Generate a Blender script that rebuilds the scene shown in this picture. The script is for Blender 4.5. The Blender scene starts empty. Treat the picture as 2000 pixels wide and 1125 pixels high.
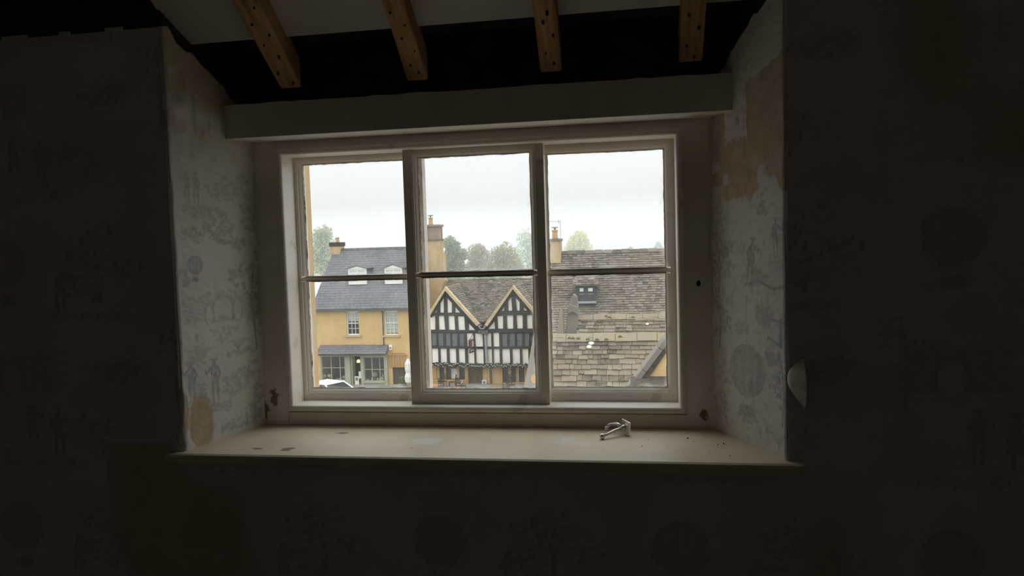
import bpy, math, random
import numpy as np
from mathutils import Vector, Matrix

# ------------------------------------------------------------------ camera, sky, exposure
SC = bpy.context.scene
COL = SC.collection
FPX = 1444.0                                   # focal length in pixels of the 2000 px wide frame
CAM = np.array([0.3995, -1.8639, 0.4305])      # window frame's lower edge is z = 0, its face y = 0
YAW, PITCH, ROLL = 0.16212, -0.05874, -0.03024
_f = np.array([-math.sin(YAW) * math.cos(PITCH), math.cos(YAW) * math.cos(PITCH), math.sin(PITCH)])
_r0 = np.array([math.cos(YAW), math.sin(YAW), 0.0]); _u0 = np.cross(_r0, _f)
_r = _r0 * math.cos(ROLL) + _u0 * math.sin(ROLL)
_u = -_r0 * math.sin(ROLL) + _u0 * math.cos(ROLL)
cam = bpy.data.cameras.new('camera'); camo = bpy.data.objects.new('camera', cam); COL.objects.link(camo)
cam.sensor_width = 36.0; cam.lens = 36.0 * FPX / 2000.0; cam.clip_start = 0.02; cam.clip_end = 3000
camo.matrix_world = Matrix(((_r[0], _u[0], -_f[0], CAM[0]), (_r[1], _u[1], -_f[1], CAM[1]), (_r[2], _u[2], -_f[2], CAM[2]), (0, 0, 0, 1)))
SC.camera = camo
SC.cycles.diffuse_bounces = 8; SC.cycles.max_bounces = 12; SC.cycles.volume_bounces = 6
vs = SC.view_settings
vs.view_transform = 'Standard'; vs.look = 'None'; vs.exposure = 0.25; vs.gamma = 1.0; vs.use_curve_mapping = False

# overcast sky after the CIE standard: zenith three times the horizon
HORIZON = 0.75
w = bpy.data.worlds.new('overcast_sky'); SC.world = w; w.use_nodes = True
nt = w.node_tree; nt.nodes.clear()
tc = nt.nodes.new('ShaderNodeTexCoord'); sx = nt.nodes.new('ShaderNodeSeparateXYZ')
nt.links.new(tc.outputs['Generated'], sx.inputs[0])
mx = nt.nodes.new('ShaderNodeMath'); mx.operation = 'MAXIMUM'; mx.inputs[1].default_value = 0.0
nt.links.new(sx.outputs['Z'], mx.inputs[0])
ma = nt.nodes.new('ShaderNodeMath'); ma.operation = 'MULTIPLY_ADD'; ma.inputs[1].default_value = 2 * HORIZON; ma.inputs[2].default_value = HORIZON
nt.links.new(mx.outputs[0], ma.inputs[0])
bg = nt.nodes.new('ShaderNodeBackground'); bg.inputs['Color'].default_value = (0.965, 1.0, 0.995, 1)
nt.links.new(ma.outputs[0], bg.inputs['Strength'])
wo = nt.nodes.new('ShaderNodeOutputWorld'); nt.links.new(bg.outputs[0], wo.inputs['Surface'])


def at(px, py, Y):
    """point on the plane y = Y that the photograph shows at pixel (px, py)"""
    d = _f * FPX + _r * (px - 1000) - _u * (py - 562.5)
    return CAM + d * ((Y - CAM[1]) / d[1])


# ------------------------------------------------------------------ materials
def lin(c):
    if isinstance(c, str):
        c = [int(c[i:i + 2], 16) / 255 for i in (0, 2, 4)]
        c = [x / 12.92 if x <= 0.04045 else ((x + 0.055) / 1.055) ** 2.4 for x in c]
    return (c[0], c[1], c[2], 1.0)


class NT:
    def __init__(self, name):
        self.m = bpy.data.materials.new(name); self.m.use_nodes = True
        self.t = self.m.node_tree; self.t.nodes.clear()
        self.out = self.n('ShaderNodeOutputMaterial')

    def n(self, typ, **kw):
        o = self.t.nodes.new(typ)
        for k, v in kw.items():
            setattr(o, k, v)
        return o

    def l(self, a, b):
        self.t.links.new(a, b)

    def noise(self, scale, detail=4, vec=None, rough=0.55, dist=0.0):
        o = self.n('ShaderNodeTexNoise'); o.inputs['Scale'].default_value = scale
        o.inputs['Detail'].default_value = detail; o.inputs['Roughness'].default_value = rough; o.inputs['Distortion'].default_value = dist
        if vec is not None: self.l(vec, o.inputs['Vector'])
        return o.outputs['Fac']

    def rng(self, v, a, b, c=0.0, d=1.0):
        o = self.n('ShaderNodeMapRange'); o.inputs[1].default_value = a; o.inputs[2].default_value = b
        o.inputs[3].default_value = c; o.inputs[4].default_value = d
        self.l(v, o.inputs[0]); return o.outputs[0]

    def mix(self, f, a, b):
        o = self.n('ShaderNodeMix', data_type='RGBA')
        if hasattr(f, 'node'): self.l(f, o.inputs['Factor'])
        else: o.inputs['Factor'].default_value = f
        for v, k in ((a, 6), (b, 7)):
            if hasattr(v, 'node'): self.l(v, o.inputs[k])
            else: o.inputs[k].default_value = lin(v)
        return o.outputs[2]

    def math(self, op, a, b=None):
        o = self.n('ShaderNodeMath', operation=op)
        for i, v in enumerate((a, b)):
            if v is None: continue
            if hasattr(v, 'node'): self.l(v, o.inputs[i])
            else: o.inputs[i].default_value = v
        return o.outputs[0]

    def obj(self):
        return self.n('ShaderNodeTexCoord').outputs['Object']

    def scaled(self, vec, s):
        o = self.n('ShaderNodeVectorMath', operation='MULTIPLY'); self.l(vec, o.inputs[0]); o.inputs[1].default_value = s
        return o.outputs[0]

    def spot(self, vec, c, r, soft=0.4, warp=None):
        """1 inside a blob round c, radii r"""
        a = self.n('ShaderNodeVectorMath', operation='SUBTRACT'); self.l(vec, a.inputs[0]); a.inputs[1].default_value = c
        b = self.n('ShaderNodeVectorMath', operation='DIVIDE'); self.l(a.outputs[0], b.inputs[0]); b.inputs[1].default_value = r
        ln = self.n('ShaderNodeVectorMath', operation='LENGTH'); self.l(b.outputs[0], ln.inputs[0])
        v = ln.outputs['Value']
        if warp is not None: v = self.math('ADD', v, warp)
        return self.rng(v, 1.0 + soft / 2, 1.0 - soft / 2)

    def bsdf(self, col, rough=0.7, metal=0.0, spec=0.4, bump=None, bstr=0.3, bdist=0.01):
        p = self.n('ShaderNodeBsdfPrincipled')
        if hasattr(col, 'node'): self.l(col, p.inputs['Base Color'])
        else: p.inputs['Base Color'].default_value = lin(col)
        p.inputs['Roughness'].default_value = rough; p.inputs['Metallic'].default_value = metal
        p.inputs['Specular IOR Level'].default_value = spec
        if bump is not None:
            b = self.n('ShaderNodeBump'); b.inputs['Strength'].default_value = bstr; b.inputs['Distance'].default_value = bdist
            self.l(bump, b.inputs['Height']); self.l(b.outputs[0], p.inputs['Normal'])
        self.l(p.outputs[0], self.out.inputs['Surface'])
        return p


M = {}


def pm(name, c1, c2=None, scale=6.0, rough=0.75, metal=0.0, bump=0.25, bdist=0.01, spec=0.35, detail=5, lo=0.35, hi=0.65, stretch=None):
    k = NT(name); v = k.obj()
    if stretch: v = k.scaled(v, stretch)
    nz = k.noise(scale, detail, v)
    col = k.mix(k.rng(nz, lo, hi), c1, c2 or c1)
    k.bsdf(col, rough, metal, spec, nz if bump else None, bump, bdist)
    M[name] = k.m
    return k.m


def slatemat(name, c1, c2, c3, island=True, lichen='D8D2BE', lich=0.06):
    k = NT(name); v = k.obj()
    rnd = (k.n('ShaderNodeNewGeometry').outputs['Random Per Island'] if island else k.n('ShaderNodeObjectInfo').outputs['Random'])
    pos = k.n('ShaderNodeNewGeometry').outputs['Position']
    a = k.mix(rnd, c1, c2)
    nz = k.noise(0.55, 4, pos)
    b = k.mix(k.rng(nz, 0.45, 0.7), a, c3)
    n2 = k.noise(9.0, 6, pos)
    c = k.mix(k.math('MULTIPLY', k.rng(n2, 0.35, 0.7), 0.5), b, c1)
    li = k.math('MULTIPLY', k.rng(k.noise(4.0, 5, pos), 0.66, 0.74), lich * 8)
    d = k.mix(li, c, lichen)
    k.bsdf(d, 0.85, 0, 0.2, n2, 0.5, 0.02)
    M[name] = k.m


def stonemat(name, c1, c2, c3, cw=0.55, ch=0.25, joint=0.25):
    k = NT(name); pos = k.n('ShaderNodeNewGeometry').outputs['Position']
    nz = k.noise(0.5, 6, pos); n2 = k.noise(3.5, 6, pos)
    a = k.mix(k.rng(nz, 0.35, 0.65), c1, c2)
    vert = k.noise(1.1, 5, k.scaled(pos, (1.2, 1.2, 0.25)))
    b = k.mix(k.math('MULTIPLY', k.rng(vert, 0.5, 0.75), 0.7), a, c3)
    b = k.mix(k.math('MULTIPLY', k.rng(k.noise(0.8, 6, k.scaled(pos, (1, 1, 0.5)), 0.65), 0.5, 0.72), 0.65), b, 'E2D0AC' if joint > 0.12 else c1)
    s = k.n('ShaderNodeSeparateXYZ'); k.l(pos, s.inputs[0])
    cb = k.n('ShaderNodeCombineXYZ'); k.l(k.math('ADD', s.outputs[0], s.outputs[1]), cb.inputs[0]); k.l(s.outputs[2], cb.inputs[1])
    br = k.n('ShaderNodeTexBrick'); k.l(cb.outputs[0], br.inputs['Vector'])
    br.inputs['Scale'].default_value = 1.0; br.inputs['Brick Width'].default_value = cw; br.inputs['Row Height'].default_value = ch
    br.inputs['Mortar Size'].default_value = 0.012; br.inputs['Mortar Smooth'].default_value = 0.6
    br.inputs['Color1'].default_value = (0.0, 0, 0, 1); br.inputs['Color2'].default_value = (0.35, 0.35, 0.35, 1); br.inputs['Mortar'].default_value = (1, 1, 1, 1)
    bw = k.n('ShaderNodeRGBToBW'); k.l(br.outputs['Color'], bw.inputs[0])
    c = k.mix(k.math('MULTIPLY', bw.outputs[0], joint), b, c3)
    d = k.mix(k.math('MULTIPLY', k.rng(n2, 0.4, 0.7), 0.35), c, c1)
    k.bsdf(d, 0.9, 0, 0.15, n2, 0.35, 0.03)
    M[name] = k.m


# interior
pm('ceiling_plaster', 'D9D6D2', 'C6C2BE', 3.0, 0.9)
pm('timber_rafter', 'CFAA80', 'A27A50', 9.0, 0.85, bump=0.5, stretch=(6, 0.7, 0.7))
pm('rafter_nail', '1C1712', '2A2019', 20, 0.8)
pm('rubble_stone', '5C554C', '38332E', 14, 0.95, bump=0.8)
pm('floor_boards', 'B4AAA0', '9C9288', 4, 0.7, stretch=(12, 1, 1))  # lightened so the unseen floor bounces more light
pm('pale_bounce_plaster', 'EBE9E5', 'E2E0DB', 5, 0.9)  # near-white, made pale so the unseen walls bounce light into the room
pm('chip_dark', '3A2A1E', '221A14', 60, 0.9)
pm('chrome', 'F0EEEA', 'E2E0DC', 60, 0.3, metal=0.75, bump=0.05)
pm('hole_dark', '2A1D12', '1A120C', 40, 0.95)

# painted joinery: old cream gloss with chips and dirt
k = NT('cream_paint'); v = k.obj()
n1 = k.noise(14, 6, v); n2 = k.noise(70, 6, v); n3 = k.noise(3.5, 4, v)
c = k.mix(k.rng(n3, 0.35, 0.7), 'F4EFE6', 'EAE3D8')
c = k.mix(k.math('MULTIPLY', k.rng(n1, 0.62, 0.68), 0.35), c, 'A6977F')
c = k.mix(k.math('MULTIPLY', k.rng(k.noise(33, 8, v, 0.7), 0.71, 0.735), 0.85), c, '4E3C2A')
p = k.bsdf(c, 0.42, 0, 0.45, n1, 0.12, 0.004); M['cream_paint'] = k.m

k = NT('casing_paint'); v = k.obj(); n1 = k.noise(10, 6, v); wv = k.rng(k.noise(60, 5, v), 0.3, 0.7, -0.8, 0.8)
c = k.mix(k.rng(n1, 0.35, 0.7), 'EEE8DE', 'E2DACE')
for cc, rr in (((-0.565, -0.015, 0.035), (0.010, 0.03, 0.022)), ((0.566, -0.015, -0.005), (0.008, 0.03, 0.012)), ((-0.595, -0.015, 0.0), (0.012, 0.03, 0.022))):
    c = k.mix(k.math('MULTIPLY', k.spot(v, cc, rr, 0.3, wv), 0.8), c, '4A3424')
k.bsdf(c, 0.5, 0, 0.4, n1, 0.15, 0.004); M['casing_paint'] = k.m

k = NT('sill_paint'); v = k.obj(); n1 = k.noise(7, 6, v); n2 = k.noise(45, 7, v, 0.65); wv = k.rng(k.noise(38, 5, k.scaled(v, (0.6, 3, 1))), 0.3, 0.7, -0.6, 0.6)
c = k.mix(k.rng(n1, 0.35, 0.7), 'F2E6D0', 'E8D9C0')
c = k.mix(k.math('MULTIPLY', k.rng(k.noise(20, 6, v, 0.7), 0.60, 0.64), 0.55), c, 'E6DECF')
c = k.mix(k.math('MULTIPLY', k.rng(n2, 0.70, 0.73), 0.7), c, '7C6B55')
for cc, rr, cl in (((-0.097, -0.158, -0.038), (0.030, 0.030, 0.02), 'F2F1EE'), ((0.236, -0.126, -0.038), (0.020, 0.026, 0.02), 'EDEBE6'), ((0.20, -0.14, -0.038), (0.012, 0.008, 0.02), 'EDEBE6'),
                   ((-0.42, -0.235, -0.038), (0.014, 0.012, 0.02), '8C7E6A'), ((-0.34, -0.09, -0.038), (0.015, 0.010, 0.02), '8C7E6A'), ((-0.50, -0.235, -0.038), (0.02, 0.008, 0.02), '8C7E6A')):
    c = k.mix(k.math('MULTIPLY', k.spot(v, cc, rr, 0.2, wv), 0.95), c, cl)
k.bsdf(c, 0.5, 0, 0.4, n2, 0.15, 0.003); M['sill_paint'] = k.m

# wallpaper: the print, bare plaster and stains are drawn per vertex (attribute "wear": r print, g bare, b stain)
k = NT('wallpaper'); v = k.obj()
at_ = k.n('ShaderNodeAttribute', attribute_name='wear'); sp = k.n('ShaderNodeSeparateColor'); k.l(at_.outputs['Color'], sp.inputs[0])
fine = k.noise(120, 5, v); big = k.noise(6, 5, v)
c = k.mix(k.rng(big, 0.35, 0.7), 'ECEAE7', 'E2DFDB')
c = k.mix(k.math('MULTIPLY', sp.outputs[0], k.rng(fine, 0.3, 0.6, 0.55, 1.0)), c, '87919A')
pl = k.mix(k.rng(k.noise(25, 6, v), 0.35, 0.65), 'D6C4AA', 'C6B296')
c = k.mix(sp.outputs[1], c, pl)
c = k.mix(k.math('MULTIPLY', sp.outputs[2], k.rng(fine, 0.3, 0.7, 0.4, 1.0)), c, '5E4A36')
k.bsdf(c, 0.85, 0, 0.2, k.noise(50, 6, v), 0.25, 0.003); M['wallpaper'] = k.m

# old glass with a thin film of dirt, thicker towards the putty
k = NT('old_glass')
g = k.n('ShaderNodeTexCoord').outputs['Generated']; s = k.n('ShaderNodeSeparateXYZ'); k.l(g, s.inputs[0])
ex = k.math('MULTIPLY', k.math('ABSOLUTE', k.math('SUBTRACT', s.outputs[0], 0.5)), 2.0)
ez = k.math('MULTIPLY', k.math('ABSOLUTE', k.math('SUBTRACT', s.outputs[2], 0.5)), 2.0)
e = k.math('MAXIMUM', ex, ez); v = k.obj()
nz = k.noise(9, 7, v, 0.65); e2 = k.math('ADD', e, k.rng(k.noise(22, 6, v), 0.3, 0.7, -0.06, 0.06))
f = k.math('ADD', k.rng(e2, 0.93, 1.02, 0.0, 0.16), k.rng(nz, 0.4, 0.8, 0.022, 0.055))
f = k.math('ADD', f, k.rng(k.noise(170, 3, v), 0.74, 0.78, 0.0, 0.1))
tr = k.n('ShaderNodeBsdfTransparent'); tr.inputs[0].default_value = (0.985, 0.99, 0.985, 1)
gl = k.n('ShaderNodeBsdfGlossy'); gl.inputs['Roughness'].default_value = 0.02
m1 = k.n('ShaderNodeMixShader'); m1.inputs[0].default_value = 0.03; k.l(tr.outputs[0], m1.inputs[1]); k.l(gl.outputs[0], m1.inputs[2])
tl = k.n('ShaderNodeBsdfTranslucent'); tl.inputs[0].default_value = (0.85, 0.86, 0.84, 1)
m2 = k.n('ShaderNodeMixShader'); k.l(f, m2.inputs[0]); k.l(m1.outputs[0], m2.inputs[1]); k.l(tl.outputs[0], m2.inputs[2])
k.l(m2.outputs[0], k.out.inputs['Surface']); M['old_glass'] = k.m

# exterior
stonemat('ochre_stone', 'DCBD88', 'D0AC76', 'B0946E')
stonemat('jamb_stone', 'D6B688', 'C4A277', 'A08A6E', 0.5, 0.3, 0.15)
stonemat('gold_stone', 'D4AF7A', 'C6A06A', 'AA875E')
stonemat('grey_stone', '857F78', '78726B', '958A70', 0.7, 0.4, 0.1)
stonemat('chimney_stone', 'C8B08C', 'B8A07C', '9C8C74', 0.4, 0.22, 0.3)
stonemat('chimney_brick', 'A08C82', '917E76', '7A6C68', 0.22, 0.075, 0.5)
stonemat('coping_stone', '9A917F', '8E8472', 'A09268', 1.6, 3.0, 0.0)
slatemat('blue_slate', '6C6C70', '7A7A7E', '848184', True, 'B9BABD', 0.03)
slatemat('brown_slate', '8E8578', '4C4741', '80766A', True, 'C8C0AC', 0.05)
slatemat('brown_slate_loose', '938877', '4A443B', '7E7362', False, 'C8BC98', 0.05)
pm('lead_grey', '6A6968', '545352', 3, 0.6)
pm('oak_black', '46433F', '383532', 6, 0.85, bump=0.4)
pm('limewash', 'FCF7EE', 'F4EDE2', 2.5, 0.9, bump=0.1)
pm('barge_cream', 'D3C09C', 'BFAA84', 3, 0.85)
pm('white_paint', 'F2F1EA', 'E6E5DE', 3, 0.5, bump=0.05)
pm('blind_white', 'E9EBE6', 'DADDD8', 30, 0.8, bump=0.1, stretch=(1, 1, 0.1))
pm('shop_paint', 'B5B5A0', 'A5A692', 3, 0.55, bump=0.05)
pm('shop_dark', '2E2926', '25211E', 2.5, 0.9)
pm('door_brown', '77604F', '5F4A3C', 5, 0.7, stretch=(6, 6, 0.6))
pm('tan_board', 'C09A66', 'B08A58', 4, 0.8, stretch=(5, 5, 0.4))
pm('dark_boards', '6B615A', '574E48', 5, 0.8, stretch=(8, 8, 0.5))
pm('dormer_slateblue', '4E565C', '424A50', 5, 0.6)
pm('pot_buff', 'D3B183', 'C2A074', 8, 0.8)
pm('metal_grey', 'A7A9AA', '909294', 8, 0.5)
pm('parasol_white', 'F4F2EC', 'E6E3DA', 8, 0.85, stretch=(8, 8, 0.6))
pm('leaf_green', '7E8A52', '5F6E3C', 12, 0.8)
pm('garland_green', '5E665A', '424A40', 12, 0.8)
pm('fairy_white', 'F2F2E8', 'E2E2DA', 12, 0.4)
pm('table_orange', 'D0925A', 'BC7E48', 6, 0.6)
pm('chair_dark', '4C4A44', '3C3A36', 9, 0.7)
pm('cloth_blue', 'BCC6D0', 'AAB4C0', 9, 0.85)
pm('paper_white', 'F2F0EA', 'E8E6E0', 20, 0.7, bump=0)
pm('print_grey', '8A8784', '706D6A', 40, 0.7, bump=0)
pm('sign_dark', '4E4644', '3E3836', 15, 0.6)
pm('sign_red', '9A5A5E', '7A4448', 15, 0.6)
pm('sign_pale', 'D8CCCC', 'B8A8AA', 30, 0.6)
pm('asphalt', '8C8C8A', '7A7A78', 2, 0.6)
pm('paving', 'A9A6A0', '96938C', 1.5, 0.7)
pm('car_white', 'F3F7F6', 'ECF0EF', 2, 0.2, bump=0, spec=0.6)
pm('car_glass', '2A302E', '1E2424', 2, 0.35, bump=0, spec=0.08)
pm('tyre', '2A2A2A', '222222', 9, 0.8)
pm('hub_alloy', 'A8ABAD', '8E9294', 9, 0.35, metal=0.6)
pm('ornament_pale', 'DDD5C6', 'C6BCAA', 9, 0.5)
pm('ornament_terracotta', '8C5A48', '744838', 9, 0.7)
pm('bark', '6E6654', '565040', 6, 0.9)
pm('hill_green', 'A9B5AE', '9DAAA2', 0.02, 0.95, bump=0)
pm('terracotta_pot', '9AA09A', '8C918B', 6, 0.8)


def leafmat(name, c1, c2):
    k = NT(name); rnd = k.n('ShaderNodeNewGeometry').outputs['Random Per Island']
    pos = k.n('ShaderNodeNewGeometry').outputs['Position']
    c = k.mix(rnd, c1, c2); c = k.mix(k.math('MULTIPLY', k.rng(k.noise(0.35, 3, pos), 0.4, 0.6), 0.6), c, c2)
    d = k.n('ShaderNodeBsdfDiffuse'); k.l(c, d.inputs[0]); t = k.n('ShaderNodeBsdfTranslucent'); k.l(c, t.inputs[0])
    m = k.n('ShaderNodeMixShader'); m.inputs[0].default_value = 0.4; k.l(d.outputs[0], m.inputs[1]); k.l(t.outputs[0], m.inputs[2])
    k.l(m.outputs[0], k.out.inputs['Surface']); M[name] = k.m


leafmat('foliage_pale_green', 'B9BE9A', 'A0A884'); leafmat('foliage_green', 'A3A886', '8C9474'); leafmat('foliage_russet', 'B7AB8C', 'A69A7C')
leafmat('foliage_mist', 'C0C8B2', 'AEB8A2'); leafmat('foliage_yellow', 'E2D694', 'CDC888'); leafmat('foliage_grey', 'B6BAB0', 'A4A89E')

# leaded light: grey old glass behind a lead lattice
k = NT('leaded_glass'); pos = k.n('ShaderNodeNewGeometry').outputs['Position']
s = k.n('ShaderNodeSeparateXYZ'); k.l(pos, s.inputs[0]); cb = k.n('ShaderNodeCombineXYZ'); k.l(s.outputs[0], cb.inputs[0]); k.l(s.outputs[2], cb.inputs[1])
br = k.n('ShaderNodeTexBrick'); k.l(cb.outputs[0], br.inputs['Vector']); br.offset = 0.0
br.inputs['Scale'].default_value = 1; br.inputs['Brick Width'].default_value = 0.13; br.inputs['Row Height'].default_value = 0.17; br.inputs['Mortar Size'].default_value = 0.014
for nm, cc in (('Color1', '7E8384'), ('Color2', '6A7072'), ('Mortar', '54585A')): br.inputs[nm].default_value = lin(cc)
k.bsdf(br.outputs['Color'], 0.3, 0, 0.5); M['leaded_glass'] = k.m
k = NT('leaded_dark'); pos = k.n('ShaderNodeNewGeometry').outputs['Position']
s = k.n('ShaderNodeSeparateXYZ'); k.l(pos, s.inputs[0]); cb = k.n('ShaderNodeCombineXYZ'); k.l(s.outputs[0], cb.inputs[0]); k.l(s.outputs[2], cb.inputs[1])
br = k.n('ShaderNodeTexBrick'); k.l(cb.outputs[0], br.inputs['Vector']); br.offset = 0.0
br.inputs['Scale'].default_value = 1; br.inputs['Brick Width'].default_value = 0.11; br.inputs['Row Height'].default_value = 0.14; br.inputs['Mortar Size'].default_value = 0.012
for nm, cc in (('Color1', '4A4644'), ('Color2', '343234'), ('Mortar', '6C6A68')): br.inputs[nm].default_value = lin(cc)
k.bsdf(br.outputs['Color'], 0.25, 0, 0.5); M['leaded_dark'] = k.m
# clear shop glass
k = NT('shop_glass'); tr = k.n('ShaderNodeBsdfTransparent'); tr.inputs[0].default_value = (0.92, 0.93, 0.92, 1); gl = k.n('ShaderNodeBsdfGlossy'); gl.inputs['Roughness'].default_value = 0.03
m1 = k.n('ShaderNodeMixShader'); m1.inputs[0].default_value = 0.07; k.l(tr.outputs[0], m1.inputs[1]); k.l(gl.outputs[0], m1.inputs[2]); k.l(m1.outputs[0], k.out.inputs['Surface']); M['shop_glass'] = k.m
pm('window_dark', '55524C', '3E3C38', 6, 0.2, bump=0, spec=0.6)
k = NT('lamp_glow'); em = k.n('ShaderNodeEmission'); em.inputs[0].default_value = (1.0, 0.72, 0.32, 1); em.inputs[1].default_value = 1.6; k.l(em.outputs[0], k.out.inputs['Surface']); M['lamp_glow'] = k.m

# ------------------------------------------------------------------ object helpers
ORG = {}


def link(o, parent=None):
    COL.objects.link(o)
    if parent is not None: o.parent = parent
    return o


def tag(o, label=None, cat=None, group=None, kind=None):
    if label: o['label'] = label
    if cat: o['category'] = cat
    if group: o['group'] = group
    if kind: o['kind'] = kind
    return o


def empty(name, loc=(0, 0, 0), parent=None, **kw):
    o = bpy.data.objects.new(name, None); o.empty_display_size = 0.1
    base = ORG.get(parent, np.zeros(3)) if parent is not None else np.zeros(3)
    o.location = tuple(np.array(loc, float) - base); ORG[o] = np.array(loc, float)
    link(o, parent); return tag(o, **kw)


class MB:
    """collects polygons in world coordinates; build() links them as one mesh object"""
    def __init__(self): self.v = []; self.f = []

    def poly(self, pts, ids):
        b = len(self.v); self.v += [tuple(map(float, p)) for p in pts]; self.f += [tuple(b + i for i in f) for f in ids]; return self

    def box(self, a, b):
        (x0, y0, z0), (x1, y1, z1) = a, b
        return self.poly([(x0, y0, z0), (x1, y0, z0), (x1, y1, z0), (x0, y1, z0), (x0, y0, z1), (x1, y0, z1), (x1, y1, z1), (x0, y1, z1)],
                         [(0, 3, 2, 1), (4, 5, 6, 7), (0, 1, 5, 4), (1, 2, 6, 5), (2, 3, 7, 6), (3, 0, 4, 7)])

    def prism(self, pts, d):
        """polygon pts (3-D) extruded by vector d"""
        n = len(pts); d = np.array(d, float); q = [np.array(p, float) + d for p in pts]
        return self.poly(list(pts) + q, [tuple(range(n))[::-1], tuple(range(n, 2 * n))] + [(i, (i + 1) % n, n + (i + 1) % n, n + i) for i in range(n)])

    def hexa(self, a, b):
        """two quads a, b joined"""
        return self.poly(list(a) + list(b), [(0, 1, 2, 3), (7, 6, 5, 4)] + [(i, 4 + i, 4 + (i + 1) % 4, (i + 1) % 4) for i in range(4)])

    def ring(self, x0, x1, z0, z1, prof):
        """profile [(inset, y)] swept round a rectangle in the xz plane, mitred"""
        b = len(self.v)
        for i, y in prof:
            self.v += [(x0 + i, y, z0 + i), (x1 - i, y, z0 + i), (x1 - i, y, z1 - i), (x0 + i, y, z1 - i)]
        for k in range(len(prof) - 1):
            for j in range(4):
                a = b + k * 4 + j; c = b + k * 4 + (j + 1) % 4
                self.f.append((a, c, c + 4, a + 4))
        return self

    def tube(self, pts, rad, n=8, caps=True):
        pts = [np.array(p, float) for p in pts]; rad = rad if hasattr(rad, '__len__') else [rad] * len(pts)
        b = len(self.v)
        for i, p in enumerate(pts):
            t = pts[min(i + 1, len(pts) - 1)] - pts[max(i - 1, 0)]; t /= np.linalg.norm(t) + 1e-12
            a = np.cross(t, (0, 0, 1.0)) if abs(t[2]) < 0.95 else np.cross(t, (1.0, 0, 0)); a /= np.linalg.norm(a); c = np.cross(t, a)
            self.v += [tuple(p + rad[i] * (a * math.cos(q * 2 * math.pi / n) + c * math.sin(q * 2 * math.pi / n))) for q in range(n)]
        for i in range(len(pts) - 1):
            for q in range(n):
                self.f.append((b + i * n + q, b + i * n + (q + 1) % n, b + (i + 1) * n + (q + 1) % n, b + (i + 1) * n + q))
        if caps: self.f.append(tuple(b + q for q in range(n))[::-1]); self.f.append(tuple(b + (len(pts) - 1) * n + q for q in range(n)))
        return self

    def lathe(self, c, prof, n=12, sx=1.0, sy=1.0):
        b = len(self.v); c = np.array(c, float)
        for r, z in prof:
            self.v += [(c[0] + sx * r * math.cos(q * 2 * math.pi / n), c[1] + sy * r * math.sin(q * 2 * math.pi / n), c[2] + z) for q in range(n)]
        for i in range(len(prof) - 1):
            for q in range(n):
                self.f.append((b + i * n + q, b + i * n + (q + 1) % n, b + (i + 1) * n + (q + 1) % n, b + (i + 1) * n + q))
        self.f.append(tuple(b + q for q in range(n))[::-1]); self.f.append(tuple(b + (len(prof) - 1) * n + q for q in range(n)))
        return self

    def mesh(self, name, mat, off=(0, 0, 0), smooth=False):
        me = bpy.data.meshes.new(name)
        v = np.array(self.v, float) - np.array(off)
        me.from_pydata(v.tolist(), [], self.f); me.update()
        if mat: me.materials.append(M[mat])
        if smooth: me.polygons.foreach_set('use_smooth', [True] * len(me.polygons))
        return me

    def build(self, name, mat, parent=None, smooth=False, bevel=0, **kw):
        base = ORG.get(parent, np.zeros(3)) if parent is not None else np.zeros(3)
        o = bpy.data.objects.new(name, self.mesh(name, mat, base, smooth)); ORG[o] = base
        link(o, parent)
        if bevel:
            b = o.modifiers.new('bevel', 'BEVEL'); b.width = bevel; b.segments = 2; b.limit_method = 'ANGLE'
        return tag(o, **kw)


def thing(mb, name, mat, label, cat, group=None, **kw):
    """one-mesh top-level thing with its origin at its base centre"""
    v = np.array(mb.v); c = np.array([(v[:, 0].min() + v[:, 0].max()) / 2, (v[:, 1].min() + v[:, 1].max()) / 2, v[:, 2].min()])
    o = bpy.data.objects.new(name, mb.mesh(name, mat, c, kw.get('smooth', False))); o.location = c; ORG[o] = c
    link(o); return tag(o, label, cat, group)


def ppoly(mb, pts, Y, t):
    """polygon given by photo pixels on the facade plane y = Y, t deep"""
    return mb.prism([at(x, y, Y) for x, y in pts], (0, t, 0))


def rect(x0, y0, x1, y1): return [(x0, y0), (x1, y0), (x1, y1), (x0, y1)]


rnd = random.Random(7)
nrs = np.random.RandomState(5)

# ------------------------------------------------------------------ the room
# calibrated: wall face y = -0.265, opening x -0.667..0.711 narrowing to -0.591..0.59 at the window, roof slope z = 0.765 - 0.72 y
WALL_Y = -0.265
SILL = -0.038
SLOPE = lambda y: 0.765 - 0.72 * y
FLOOR = -1.05


def vnoise(a, b, scale, seed):
    """smooth value noise on arrays"""
    r = np.random.RandomState(seed); g = r.rand(64, 64)
    x = a * scale; y = b * scale; xi = np.floor(x).astype(int); yi = np.floor(y).astype(int)
    fx = x - xi; fy = y - yi; fx = fx * fx * (3 - 2 * fx); fy = fy * fy * (3 - 2 * fy)
    G = lambda i, j: g[i % 64, j % 64]
    return (G(xi, yi) * (1 - fx) + G(xi + 1, yi) * fx) * (1 - fy) + (G(xi, yi + 1) * (1 - fx) + G(xi + 1, yi + 1) * fx) * fy


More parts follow.
